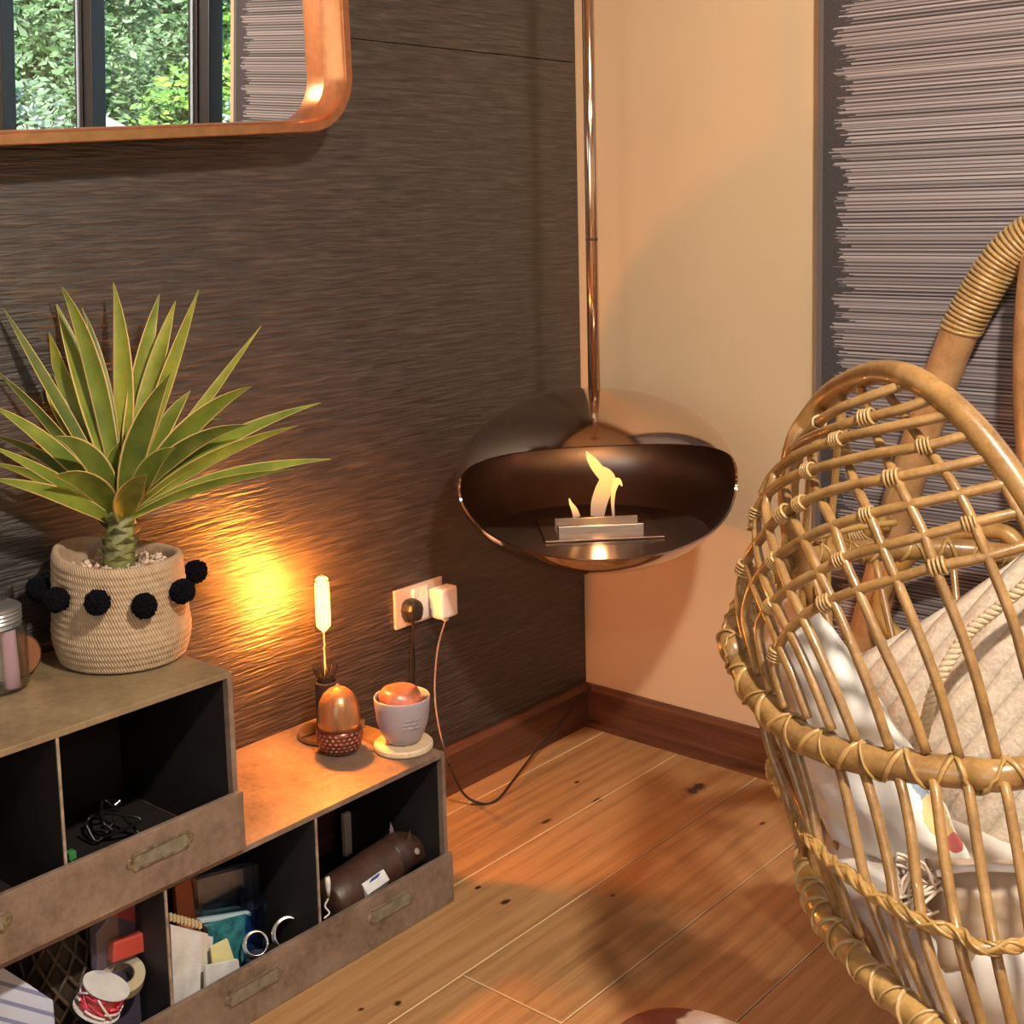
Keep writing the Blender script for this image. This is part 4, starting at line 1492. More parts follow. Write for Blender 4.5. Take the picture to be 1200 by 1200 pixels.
    # upright ribs of the hood
    ribs = [
        [(1226, 880), (1213, 820), (1200, 774), (1190, 737), (1177, 701), (1161, 662), (1137, 604), (1118, 569), (1102, 546), (1081, 518), (1060, 488), (1040, 460)],
        [(1169, 890), (1146, 800), (1125, 737), (1101, 679), (1081, 622), (1060, 581), (1046, 551), (1030, 518), (1018, 480), (1008, 452)],
        [(1124, 888), (1101, 809), (1077, 744), (1051, 681), (1036, 646), (1016, 597), (999, 558), (990, 520), (986, 490), (988, 462)],
        [(1086, 882), (1062, 818), (1034, 757), (1008, 698), (992, 662), (976, 614), (960, 581), (953, 555), (955, 525), (966, 478)],
        [(1043, 878), (1023, 818), (999, 757), (979, 711), (962, 675), (944, 636), (928, 604), (922, 576), (927, 550), (940, 506)],
        [(1003, 868), (974, 797), (946, 735), (925, 690), (910, 650), (900, 615), (898, 588), (908, 556)],
        [(975, 856), (955, 805), (935, 760), (912, 715), (895, 675), (887, 640), (887, 610)],
        [(947, 842), (930, 795), (917, 765), (900, 722), (886, 690), (877, 664)],
        [(1290, 860), (1272, 790), (1250, 720), (1225, 660), (1200, 612), (1178, 570), (1160, 535), (1140, 502)],
    ]
    for i, pxs in enumerate(ribs):
        rod('hood_rib', pxs, .0064, 'rattan', end_rim=(i < 5 or i == 8))
    arcs = [
        [(1062, 450), (1013, 467), (978, 482), (955, 499), (934, 520)],
        [(1092, 468), (1051, 481), (1009, 491), (971, 504), (943, 516), (926, 530)],
        [(1116, 486), (1060, 497), (1018, 506), (981, 515), (943, 529), (920, 543), (903, 560), (893, 580)],
        [(1142, 508), (1083, 523), (1025, 532), (967, 546), (932, 557), (905, 574), (889, 594), (880, 622)],
        [(1162, 536), (1102, 549), (1046, 560), (1000, 568), (960, 580), (918, 602), (893, 630), (876, 655), (867, 690), (869, 725), (877, 758)],
        [(1184, 566), (1107, 583), (1051, 595), (1000, 608), (949, 628), (907, 656), (887, 679), (877, 702), (874, 724), (880, 753), (890, 790)],
        [(1206, 598), (1136, 614), (1064, 633), (1000, 650), (963, 668), (929, 687), (904, 709), (892, 727), (890, 747), (895, 778), (904, 810)],
        [(1222, 634), (1155, 653), (1099, 664), (1047, 679), (1003, 692), (969, 706), (943, 721), (921, 744), (909, 767), (908, 787), (913, 804), (921, 830)],
    ]
    hoops = []
    for i, pxs in enumerate(arcs):
        hoops += [rod('hood_hoop', pxs, .0068, 'rattan', start_rim=True, end_rim=(i < 2))]
    for pxs in ([(938, 532), (926, 600), (916, 660), (912, 715)], [(952, 500), (946, 590), (940, 670), (942, 735)], [(985, 470), (978, 570), (970, 660), (972, 740)],
                [(928, 590), (960, 578), (1000, 566), (1050, 560)], [(924, 640), (960, 628), (1005, 618), (1050, 612)]):
        rod('hood_rib', pxs, .0058, 'cane', far=True)
    # lower ribs
    def near_depth(ring, px, py):
        best, bd = 1.6, 1e9
        for p in ring:
            v = p - CAM
            z = v.dot(fw)
            qx, qy = PPX + F_PX * v.dot(rt) / z, PPY - F_PX * v.dot(up) / z
            e = (qx - px) ** 2 + (qy - py) ** 2
            if e < bd:
                bd, best = e, z
        return best
    low = [
        [(896, 826), (903, 850), (910, 880), (930, 925), (943, 957), (954, 1008), (966, 1045)],
        [(910, 846), (922, 880), (941, 939), (955, 985), (972, 1035), (984, 1080)],
        [(922, 855), (935, 885), (951, 940), (962, 992), (989, 1050), (1008, 1100)],
        [(942, 868), (957, 896), (973, 947), (985, 1003), (1002, 1062), (1029, 1125), (1036, 1145)],
        [(972, 880), (986, 907), (999, 965), (1012, 1024), (1028, 1075), (1048, 1125), (1062, 1160)],
        [(1006, 890), (1016, 915), (1032, 973), (1043, 1024), (1051, 1072), (1066, 1120), (1090, 1178), (1098, 1200)],
        [(1046, 898), (1056, 920), (1067, 973), (1075, 1040), (1083, 1093), (1099, 1147), (1117, 1195), (1126, 1216)],
        [(1088, 903), (1096, 925), (1104, 987), (1117, 1067), (1128, 1120), (1149, 1195), (1160, 1235)],
        [(1128, 906), (1136, 931), (1149, 1013), (1160, 1080), (1171, 1136), (1186, 1200), (1196, 1240)],
        [(1172, 908), (1180, 931), (1195, 1013), (1206, 1085), (1216, 1150), (1228, 1240)],
        [(1212, 906), (1222, 935), (1238, 1020), (1250, 1100), (1262, 1240)],
        [(884, 805), (893, 840), (903, 880), (916, 915), (930, 960), (945, 1005)],
    ]
    for pxs in low:
        d1 = near_depth(ring1, *pxs[0]) + .004
        n = len(pxs)
        # crossing with the lower ring
        i2, e2 = 0, 1e9
        for i, q in enumerate(pxs):
            for p in ring2:
                v = p - CAM
                z = v.dot(fw)
                if z > 2.3:
                    continue
                qx, qy = PPX + F_PX * v.dot(rt) / z, PPY - F_PX * v.dot(up) / z
                e = (qx - q[0]) ** 2 + (qy - q[1]) ** 2
                if e < e2:
                    e2, i2 = e, i
        d2 = near_depth(ring2, *pxs[i2]) + .010
        d3 = near_depth(ring3, *pxs[-1]) + .006
        i2 = max(1, min(i2, n - 2))
        P = [at_d(x, y, d1 + (d2 - d1) * i / i2 if i <= i2 else d2 + (d3 - d2) * (i - i2) / (n - 1 - i2)) for i, (x, y) in enumerate(pxs)]
        MB().tube(spline(P, 6), .0064, 9).build('basket_rib', M['rattan'], t, smooth=True)
    # ribs round the far side and the woven base
    def pick(ring, deg):
        best, bd = None, 9.0
        for p in ring:
            q = p - V((1.37, -.86, 0))
            an = math.atan2(q.dot(vh), q.dot(sh_))
            e = abs((an - R(deg) + PI) % (2 * PI) - PI)
            if e < bd:
                bd, best = e, p
        return best
    for deg in range(-150, 56, 17):
        MB().tube(spline([pick(ring1, deg), pick(ring2, deg), pick(ring3, deg)], 6), .0064, 8).build('basket_rib', M['rattan'], t, smooth=True)
    cen = V((1.42, -.88, Z_3 - .13))
    for k in range(0, len(ring3), 8):
        MB().tube(spline([ring3[k], ring3[k].lerp(cen, .5) - V((0, 0, .04)), cen], 4), .006, 7).build('base_spoke', M['rattan'], t, smooth=True)
    # bindings where hoops and ribs cross
    bnd = MB()
    for q in (-1.5, -.5, .5, 1.5):
        bnd.lathe([(.0085, q * .005 - .0022), (.0118, q * .005 - .0012), (.0118, q * .005 + .0012), (.0085, q * .005 + .0022)], V(), 12, closed=True)
    me = None
    knots = [(1013, 487), (981, 515), (1081, 522), (1046, 560), (1013, 604), (985, 655), (1099, 663), (1137, 612), (948, 552), (914, 598), (907, 656), (904, 709), (969, 706), (917, 768), (884, 602), (877, 668), (958, 492), (937, 588)]
    for k, (x, y) in enumerate(knots):
        bd, p, dr = 1e9, None, None
        for hp in hoops:
            for i_ in range(1, len(hp) - 1):
                v = hp[i_] - CAM
                z = v.dot(fw)
                e = (PPX + F_PX * v.dot(rt) / z - x) ** 2 + (PPY - F_PX * v.dot(up) / z - y) ** 2
                if e < bd:
                    bd, p, dr = e, hp[i_], (hp[i_ + 1] - hp[i_ - 1]).normalized()
        if me is None:
            ob = bnd.build('binding', M['binding'], None, smooth=True)
            me = ob.data
        else:
            ob = bpy.data.objects.new('binding', me)
            COL.objects.link(ob)
        ob.parent = t
        ob.location = p - t.location
        ob.rotation_euler = dr.to_track_quat('Z', 'Y').to_euler()
        ob.scale = (.9, .9, .85) if k % 3 else (1.0, 1.0, 1.0)
    # pedestal under the basket
    for k in range(8):
        an = 2 * PI * k / 8
        d_ = V((math.cos(an), math.sin(an), 0))
        MB().tube(spline([cen + d_ * .02 - V((0, 0, .01)), cen + d_ * .07 - V((0, 0, .12)), V((cen.x, cen.y, .012)) + d_ * .17], 6), .010, 9).build('pedestal_leg', M['rattan'], t, smooth=True)
    MB().tube([V((cen.x + .17 * math.cos(2 * PI * k / 40), cen.y + .17 * math.sin(2 * PI * k / 40), .014)) for k in range(40)], .014, 10, closed=True).build('pedestal_ring', M['rattan'], t, smooth=True)


chair()


def stand():
    YP = -.110
    pxs = [(985, 860), (1008, 770), (1032, 680), (1052, 600), (1080, 510), (1108, 430), (1132, 374), (1162, 322), (1190, 289), (1230, 262)]
    P = [at_y(x, y, YP + .003 * i) for i, (x, y) in enumerate(pxs)]
    base = V((P[0].x - .03, P[0].y, 0))
    t = thing('rattan_arch_frame', base, 'warm rattan pole frame arching up behind the egg chair', 'frame')
    path = spline([base, V((P[0].x - .02, P[0].y, P[0].z * .5))] + P + [P[-1] + V((.09, 0, .055)), P[-1] + V((.20, 0, .055)), P[-1] + V((.31, -.005, -.03)), P[-1] + V((.39, -.01, -.25)), P[-1] + V((.44, -.015, -.70)), V((P[-1].x + .46, P[-1].y - .02, 0))], 8)
    MB().tube(path, .0355, 18).build('pole', M['pole'], t, smooth=True)
    wp = [at_y(x, y, YP + .003 * i) for i, (x, y) in ((5.85, (1125, 390)), (6, (1132, 374)), (7, (1162, 322)), (8, (1190, 289)), (9, (1230, 262)))]
    MB().tube(helix(spline(wp, 12), .0365, .0095, 0, 1, False, 40), .0042, 5).build('cane_wrapping', M['binding'], t, smooth=True)
    q = [(1206, 300), (1200, 340), (1196, 400), (1196, 470), (1200, 540), (1208, 640), (1218, 740)]
    Q = [at_y(x + 14, y, -.13) for x, y in q]
    Q += [V((Q[-1].x + .02, Q[-1].y, .15)), V((Q[-1].x + .03, Q[-1].y, 0))]
    MB().tube(spline(Q, 8), .034, 18).build('pole', M['pole'], t, smooth=True)
    hoop = [(1150, 622), (1110, 628), (1077, 642), (1047, 672), (1034, 694), (1031, 716), (1042, 737), (1064, 751), (1090, 751), (1115, 741), (1150, 722), (1185, 690), (1196, 650), (1180, 626)]
    MB().tube(spline([at_y(x, y, YP - .05) for x, y in hoop], 6, True), .0165, 12, closed=True).build('bracing_hoop', M['cane'], t, smooth=True)
    MB().tube(spline([at_y(x, y, YP - .045) for x, y in ((925, 672), (955, 645), (985, 634), (1015, 622), (1040, 612))], 6), .0165, 12).build('crossbar', M['cane'], t, smooth=True)
    MB().tube(helix([at_y(x, y, YP - .045) for x, y in ((1000, 629), (1006, 627), (1012, 624), (1018, 621))], .0185, .006, 0, 1, False, 24), .003, 5).build('cane_wrapping', M['binding'], t, smooth=True)


stand()

# ------------------------------------------------------------------ cushions
def pillow_mesh(U_, V_, N_, c, w, h, d, nx=36, ny=36, pinch=.5, wr=.006, seed=0, gus=0.0):
    """soft rectangular cushion spanned by unit vectors"""
    vs, fs = [], []
    for side in (1, -1):
        for j in range(ny + 1):
            for i in range(nx + 1):
                a, b = -1 + 2 * i / nx, -1 + 2 * j / ny
                e = (1 - abs(a) ** 2.6) * (1 - abs(b) ** 2.6)
                th = d * (gus + (1 - gus) * max(e, 0) ** pinch) / 2
                # sides bow in a little between the corners
                ka, kb = 1 - .07 * (1 - b * b), 1 - .07 * (1 - a * a)
                n_ = noise.noise(V((a * 1.7 + seed, b * 1.7, side * .7))) * wr * 1.6 + noise.noise(V((a * 5 + seed, b * 4, 3.1 * side))) * wr
                inner = (1 if abs(a) < .999 and abs(b) < .999 else 0)
                vs.append(c + U_ * (a * w / 2 * ka) + V_ * (b * h / 2 * kb) + N_ * (side * (th + n_ * inner)))
    n1 = (nx + 1) * (ny + 1)
    for s in (0, 1):
        for j in range(ny):
            for i in range(nx):
                q = [s * n1 + j * (nx + 1) + i, s * n1 + j * (nx + 1) + i + 1, s * n1 + (j + 1) * (nx + 1) + i + 1, s * n1 + (j + 1) * (nx + 1) + i]
                fs.append(tuple(q if s == 0 else q[::-1]))
    # edge strip
    edge = [(i, 0) for i in range(nx)] + [(nx, j) for j in range(ny)] + [(i, ny) for i in range(nx, 0, -1)] + [(0, j) for j in range(ny, 0, -1)]
    for k in range(len(edge)):
        (i, j), (i2, j2) = edge[k], edge[(k + 1) % len(edge)]
        fs.append((j * (nx + 1) + i, n1 + j * (nx + 1) + i, n1 + j2 * (nx + 1) + i2, j2 * (nx + 1) + i2))
    return vs, fs


def frame_from(e1, e2):
    U_ = e1.normalized()
    N_ = U_.cross(e2).normalized()
    V_ = N_.cross(U_).normalized()
    return U_, V_, N_


def cushions():
    # big seat cushion
    c = V((1.388, -.888, .390))
    t = thing('seat_cushion', c - V((0, 0, .1)), 'large off-white seat cushion filling the bottom of the egg chair', 'cushion')
    prof = []
    mb = MB().lathe([(0, -.085), (.15, -.085), (.21, -.07), (.240, -.045), (.252, 0), (.240, .03), (.21, .045), (.14, .05), (0, .05)], V(), 64)
    vs = []
    for v in mb.v:
        n_ = noise.noise(v * 7) * .012 + noise.noise(v * 18) * .005
        vs.append(c + sh_ * (v.x * (1 + n_)) + vh * (v.y * (1 + n_)) + V((0, 0, v.z * 1.2 + n_)))
    mesh('cushion_cover', vs, mb.f, M['linen'], t, smooth=True)
    # white printed pillow leaning on the shell
    A0, A1 = at_d(958, 716, 1.74), at_d(1142, 1018, 1.66)
    e1 = A1 - A0
    left = (-rt * .50 + fw * .75)
    U_, V_, N_ = frame_from(e1, left)
    w = e1.length
    cen = (A0 + A1) / 2 + V_ * .105
    p = thing('printed_pillow', cen, 'white cotton pillow with colourful printed picture leaning inside the egg chair', 'cushion')
    vs, fs = pillow_mesh(U_, V_, N_, cen, w * 1.0, .215, .11, wr=.007, seed=2)
    n = NT('white_printed_cotton')
    tcx = n.n('ShaderNodeTexCoord')

    def dotn(vec, off):
        vm = n.n('ShaderNodeVectorMath', operation='DOT_PRODUCT')
        sub = n.n('ShaderNodeVectorMath', operation='SUBTRACT')
        n.l(tcx.outputs['Object'], sub.inputs[0])
        sub.inputs[1].default_value = off
        n.l(sub.outputs[0], vm.inputs[0])
        vm.inputs[1].default_value = vec
        return vm.outputs['Value']
    da = dotn(U_, cen)
    db = dotn(V_, cen)
    nz = n.noise(n.coords((1, 1, 1)), 38, 3)
    def blob(a0, b0, ra, rb):
        x = n.math('DIVIDE', n.math('SUBTRACT', da, a0), ra)
        y = n.math('DIVIDE', n.math('SUBTRACT', db, b0), rb)
        return n.math('LESS_THAN', n.math('ADD', n.math('ADD', n.math('MULTIPLY', x, x), n.math('MULTIPLY', y, y)), n.math('MULTIPLY', n.math('SUBTRACT', nz, .5), 1.6)), 1.0)
    col = n.n('ShaderNodeRGB')
    col.outputs[0].default_value = (0.80, 0.78, 0.72, 1)
    cur = col.outputs[0]
    for (a0, b0, ra, rb), cc in (((.060, -.108, .040, .010), (.24, .31, .37, 1)), ((.108, -.107, .034, .010), (.70, .50, .22, 1)), ((.145, -.106, .012, .007), (.50, .12, .10, 1)), ((-.03, -.112, .03, .008), (.70, .25, .2, 1))):
        mx = n.n('ShaderNodeMix', data_type='RGBA')
        n.l(blob(a0, b0, ra, rb), mx.inputs[0])
        n.l(cur, mx.inputs[6])
        mx.inputs[7].default_value = cc
        cur = mx.outputs[2]
    n.bump(n.noise(n.coords((1, 1, 1)), 22, 3), .3, .01)
    mesh('pillow_cover', vs, fs, n.set(color=cur, rough=.85), p, smooth=True)
    # ribbed beige cushion with braid
    T0, T1 = at_d(1012, 786, 2.02), at_d(1240, 640, 1.86)
    e1 = T1 - T0
    dn = (rt * .10 - up * 1.0 - fw * .30)
    U_, V_, N_ = frame_from(e1, dn)
    cen = (T0 + T1) / 2 + U_ * .02 + V_ * .205
    q = thing('ribbed_cushion', cen, 'beige corded cushion with plaited edge at the back of the egg chair', 'cushion')
    vs, fs = pillow_mesh(U_, V_, N_, cen, e1.length * 1.32, .46, .13, wr=.004, seed=5, gus=.35)
    n = NT('beige_corded_fabric')
    tcx = n.n('ShaderNodeTexCoord')
    db = dotn2 = None
    vm = n.n('ShaderNodeVectorMath', operation='DOT_PRODUCT')
    n.l(tcx.outputs['Object'], vm.inputs[0])
    vm.inputs[1].default_value = (V_ * .95 + U_ * .30).normalized()
    st = n.math('SINE', n.math('MULTIPLY', vm.outputs['Value'], 2 * PI / .030))
    st2 = n.math('POWER', n.math('ADD', n.math('MULTIPLY', st, .5), .5), .35)
    nz = n.noise(n.coords((1, 1, 1)), 160, 3)
    n.bump(n.math('ADD', st2, n.math('MULTIPLY', nz, .25)), .8, .008)
    mesh('cushion_cover', vs, fs, n.set(color=n.ramp(nz, [(.3, (.50, .41, .31)), (.7, (.66, .57, .46))]), rough=.9), q, smooth=True)
    br = spline([at_d(x, y, d_) for x, y, d_ in ((1080, 868, 1.80), (1093, 815, 1.80), (1112, 775, 1.80), (1135, 742, 1.80), (1165, 716, 1.79), (1200, 688, 1.77), (1240, 655, 1.75))], 10)
    for ph in (0, 2.1, 4.2):
        MB().tube(helix(br, .0045, .028, ph, 1, False, 3), .0045, 6).build('braid_trim', M['braid'], q, smooth=True)
    # folded satin throw with fringe
    c = at_d(1185, 1072, 1.60)
    U_, V_, N_ = frame_from(rt * 1.0 + up * .02, up * 1.0 - fw * .2)
    h = thing('folded_throw', c - V((0, 0, .06)), 'folded beige satin throw with white hem and knotted fringe in the egg chair', 'throw')
    vs, fs = pillow_mesh(U_, V_, N_, c, .20, .125, .10, 24, 20, wr=.006, seed=8, gus=.5)
    mesh('throw_body', vs, fs, M['throw'], h, smooth=True)
    hem = spline([at_d(x, y, 1.555) for x, y in ((1098, 1024), (1120, 1019), (1150, 1017), (1180, 1018), (1205, 1020), (1222, 1026))], 6)
    MB().tube(hem, .0045, 7, flat=.6).build('hem', M['hem'], h, smooth=True)
    rs = random.Random(21)
    fr = MB()
    for k in range(46):
        x0, y0 = 1096 + rs.uniform(-6, 10), 1030 + rs.uniform(-8, 14)
        x1, y1 = 1048 + rs.uniform(-6, 34), 1030 + rs.uniform(-20, 50)
        x2, y2 = 1050 + rs.uniform(-8, 50), 1076 + rs.uniform(-8, 18)
        dd = 1.575 + rs.uniform(-.015, .02)
        fr.tube(spline([at_d(x0, y0, dd), at_d(x1, y1 - 10, dd - .015), at_d((x1 + x2) / 2 - 4, (y1 + y2) / 2, dd - .012), at_d(x2, y2, dd)], 4), .0022, 5)
    fo = fr.build('fringe', plain('cream_fringe', (0.60, 0.50, 0.40), 0.9), h, smooth=True)
    fo['kind'] = 'stuff'


cushions()

# ================================================================== RUG
def rug():
    pts = []
    c = V((1.02, -1.16, 0))
    N = 60
    for k in range(N):
        an = 2 * PI * k / N
        r = .19 * (1 + .10 * math.cos(2 * an + 1.0) + .06 * math.cos(3 * an + .4) + .04 * math.cos(5 * an))
        pts.append((math.cos(an), math.sin(an), r))
    # place so that its edge reaches the point seen beside the chair
    target = at_z(798, 1187, .012)
    c = target - V((fw.x, fw.y, 0)).normalized() * .185
    c.z = 0
    vs, fs = [], []
    RN = 10
    for j in range(RN + 1):
        q = j / RN
        for cx, cy, r in pts:
            e = r * q
            z = .012 + .002 * noise.noise(V((cx * e * 9, cy * e * 9, 0))) if j < RN else .001
            e = e if j < RN else r * 1.012
            vs.append(V((c.x + cx * e, c.y + cy * e, z)))
    for j in range(RN):
        for k in range(N):
            fs.append((j * N + k, j * N + (k + 1) % N, (j + 1) * N + (k + 1) % N, (j + 1) * N + k))
    n = NT('cowhide')
    f = n.noise(n.coords((1, 1, 1)), 11.0, 3, .5, .4)
    g = n.noise(n.coords((1, 1, 1)), 160, 3)
    n.bump(g, .5, .004)
    vm = n.n('ShaderNodeVectorMath', operation='DOT_PRODUCT')
    tcx = n.n('ShaderNodeTexCoord')
    n.l(tcx.outputs['Object'], vm.inputs[0])
    vm.inputs[1].default_value = rt0
    f = n.math('SUBTRACT', n.math('ADD', n.math('MULTIPLY', f, .35), .325), n.math('MULTIPLY', n.math('SUBTRACT', vm.outputs['Value'], target.dot(rt0)), 2.2))
    o = mesh('cowhide_mat', vs, fs, n.set(color=n.ramp(f, [(.47, (.78, .74, .70)), (.50, (.16, .050, .028))]), rough=.8), None, smooth=True)
    tag(o, 'small brown and white cowhide mat lying on the oak floor', 'mat')


rug()

# ================================================================== CLUTTER IN THE CUBBIES
FZ = .0125


def solid(name, m, label, cat, mb, smooth=False, bevel=0.0, group=None):
    return tag(mb.build(name, m, None, smooth, bevel), label, cat, group)


def sheet(name, pts, thick, m, label, cat, group=None, out=V((1, 0, 0)), bevel=0.0):
    P = [V(p) for p in pts]
    N = len(P)
    vs = [p + out * thick / 2 for p in P] + [p - out * thick / 2 for p in P]
    fs = [tuple(range(N)), tuple(range(2 * N - 1, N - 1, -1))] + [(i, N + i, N + (i + 1) % N, (i + 1) % N) for i in range(N)]
    o = mesh(name, vs, fs, m, None, bevel=bevel)
    return tag(o, label, cat, group)


def fit_floor(p):
    return V((p.x, p.y, max(p.z, FZ)))


def clutter():
    # --- cubby by the floor boards: leather animal, cable, box
    a, b = at_x(388, 1066, .24), at_x(470, 1012, .24)
    t = thing('leather_animal_figure', V((.24, (a.y + b.y) / 2, FZ)), 'dark brown leather animal figure lying in the end cubby', 'figure')
    ny = b.y - .026
    P = spline([V((.24, a.y - .012, .060)), V((.24, a.y + .01, .062)), V((.24, a.y + .07, .068)), V((.24, ny - .03, .078)), V((.24, ny, .084))], 6)
    rr_ = [interp([0, 2, 8, 16, 24], [.024, .040, .048, .046, .041], i) for i in range(len(P))]
    MB().tube(P, rr_, 24).build('body', M['leather'], t, smooth=True)
    H = spline([V((.242, ny - .004, .085)), V((.244, ny + .018, .089)), V((.248, ny + .040, .084)), V((.253, ny + .060, .074)), V((.256, ny + .070, .069))], 5)
    hr_ = [interp([0, 5, 10, 15, 20], [.0405, .041, .034, .023, .014], i) for i in range(len(H))]
    MB().tube(H, hr_, 24).build('head', plain('brown_leather_head', (0.050, 0.024, 0.016), .38, var=.3, vscale=40), t, smooth=True)
    MB().lathe([(.0395, -.0016), (.0425, -.001), (.0425, .001), (.0395, .0016)], V((.241, ny, .0845)), 32, axis=V((.05, 1, .15)), closed=True).build('collar_seam', plain('leather_seam', (0.03, 0.014, 0.010), .5), t, smooth=True)
    hd = V((.246, ny + .026, .088))
    MB().lathe([(0, 0), (.0075, 0), (.0065, .003), (.003, .0045), (0, .004)], hd + V((.034, .004, .011)), 16, axis=V((.85, .15, .45))).build('eye', plain('pale_glass_eye', (.30, .22, .18), .25), t, smooth=True)
    for s in (1, -1):
        MB().add([hd + V((s * .012, -.006, .034)), hd + V((s * .030, -.004, .024)), hd + V((s * .027, -.004, .056)), hd + V((s * .020, -.016, .030))], [(0, 1, 2), (0, 2, 3), (1, 3, 2), (0, 3, 1)]).build('ear', M['leather'], t)
    for dy in (.03, .10):
        for s in (1, -1):
            MB().tube([V((.24 + s * .02, a.y + dy, .04)), V((.24 + s * .022, a.y + dy, FZ))], [.014, .011], 10).build('leg', M['leather'], t, smooth=True)
    # white plug on a lead
    p0 = at_x(384, 1034, .27)
    t = thing('white_lead', fit_floor(at_x(381, 1072, .27)), 'white plug on a thin lead hanging over the divider', 'cable')
    MB().tube([p0 + V((0, 0, .010)), p0, p0 - V((0, 0, .014)), p0 - V((0, 0, .03))], [.004, .0055, .0045, .0022], 10).build('plug_tip', M['white_pl'], t, smooth=True)
    MB().tube(spline([p0 - V((0, 0, .03)), at_x(381, 1062, .27), at_x(386, 1070, .28), at_x(380, 1076, .29)], 6), .0018, 6).build('lead', M['white_pl'], t, smooth=True)
    c = at_x(438, 1038, .285)
    u = V((.004, .024, .006))
    o = solid('small_carton', M['paper'], 'small white carton with a blue printed square tucked behind the cabinet lip', 'box', MB().obox(c, V((.006, 0, .010)), u, V((-.008, 0, .008))), bevel=.0008)
    MB().obox(c + V((.0065, -.002, .0095)) * 1.0 + V((-.001, 0, .0085)), V((.0035, 0, .006)) * .9, u * .36, V((-.0005, 0, .0004))).build('blue_square', M['blue'], o)
    c = at_x(412, 1003, .06)
    solid('white_bracket', M['white_pl'], 'white plastic bracket behind the leather animal figure', 'bracket',
          MB().obox(V((.06, c.y, .06)), V((.005, 0, 0)), V((0, .020, 0)), V((0, 0, .045))).obox(V((.06, c.y + .016, .115)), V((.005, 0, 0)), V((0, .005, 0)), V((0, 0, .012))), bevel=.001)
    # --- middle cubby
    def card(pxs, x, m, lab, cat, name, th=.003, group=None, floor=True):
        P = [at_x(px, py, x) for px, py in pxs]
        if floor:
            lowest = sorted(range(len(P)), key=lambda i: P[i].z)[:2]
            for i in lowest:
                P[i].z = FZ + .001
        P = [V((p.x, p.y, min(p.z, .283))) for p in P]
        return sheet(name, P, th, m, lab, cat, group)
    card([(203, 1038), (222, 1028), (233, 1082), (210, 1100)], .20, M['orange_card'], 'orange-red card packet standing at the divider of the middle cubby', 'packet', 'card_packet', .010)
    card([(232, 1020), (292, 1010), (298, 1072), (240, 1090)], .16, M['dark_plastic'], 'smoky blue plastic sleeve at the back of the middle cubby', 'packet', 'plastic_sleeve', .006)
    card([(228, 1030), (300, 1012), (303, 1078), (236, 1082)], .215, M['clear'], 'clear plastic packet with shiny edge standing in the middle cubby', 'packet', 'clear_packet', .012)
    e0, e1 = at_x(232, 1079, .222), at_x(292, 1070, .222)
    solid('clear_ruler', plain('pale_clear_acrylic', (.45, .58, .62), .15), 'pale clear acrylic strip lying across the packets', 'ruler', MB().obox((e0 + e1) / 2, (e1 - e0) / 2, V((.006, 0, 0)), V((0, 0, .0035))), bevel=.001)
    card([(240, 1085), (290, 1072), (300, 1110), (250, 1130)], .24, M['teal'], 'teal packet under the clear packets', 'packet', 'teal_packet', .012)
    card([(290, 1075), (312, 1052), (300, 1098), (286, 1112)], .255, mat_thin('blue_clear_plastic', (.45, .6, .9), .10), 'bluish clear plastic blister leaning in the middle cubby', 'packet', 'blister_pack', .008)
    for i, (dx, dy) in enumerate(((0, 0), (7, 1), (13, 5))):
        card([(199 + dx, 1083 + dy), (236 + dx, 1093 + dy), (230 + dx, 1150), (202 + dx, 1160)], .285 - .012 * i, M['paper'] if i != 1 else plain('cream_paper', (.60, .56, .48), .7), ['white padded envelope upright against the divider', 'cream envelope upright between two white ones', 'white sheet of paper behind the upright envelopes'][i], 'envelope', 'paper_envelope', .003)
    sc = MB()
    for i in range(9):
        p = at_x(200 + i * 4.3, 1077.5 + i * 1.15, .288)
        sc.obox(p + V((0, 0, .004)), V((.002, 0, 0)), V((0, .0028, 0)), V((0, 0, .006)))
    solid('crimped_strip', plain('ochre_strip', (.46, .36, .20), .6), 'crimped ochre strip along the top of the upright envelope', 'strip', sc)
    card([(246, 1110), (266, 1100), (284, 1124), (252, 1138)], .275, M['yellow_paper'], 'pale yellow folded paper in the middle cubby', 'paper', 'folded_paper', .004)
    card([(240, 1132), (278, 1124), (284, 1138), (238, 1160)], .292, M['paper'], 'white paper slip just behind the cabinet lip', 'paper', 'paper_slip', .006)
    for (px, py, r_, x, lab) in ((300, 1106, .021, .275, 'small coil of silver wire lying beside the papers'), (338, 1094, .028, .255, 'larger coil of silver wire near the divider')):
        c = at_x(px, py, x)
        t = thing('wire_coil', V((c.x, c.y, FZ)), lab, 'wire', 'coils of silver wire')
        c.z = max(c.z, FZ + r_)
        ax = V((.75, -.35, .5)).normalized()
        e_1 = ax.orthogonal().normalized()
        e_2 = ax.cross(e_1)
        for q in range(6):
            MB().tube([c + ax * (q - 2.5) * .0030 + (e_1 * math.cos(a_) + e_2 * math.sin(a_)) * r_ * (1 - .05 * (q % 3)) for a_ in [2 * PI * k / 32 for k in range(32)]], .0013, 6, closed=True).build('wire_turn', M['silver'], t, smooth=True)
        if c.z - r_ > FZ + .004:
            MB().lathe([(0, 0), (r_ * .9, 0), (r_ * .9, c.z - r_ - FZ), (0, c.z - r_ - FZ)], V((c.x, c.y, FZ)), 20).build('spool', M['dark_plastic'], t, smooth='auto')
    # --- cubby under the plant: wicker, blister pack, tape, ribbon spool
    c = at_x(62, 1122, .15)
    t = thing('wicker_ball_basket', V((.15, c.y, FZ)), 'small round brown wicker basket in the shaded cubby', 'basket')
    cc = V((.15, c.y, .135))
    bk = MB()
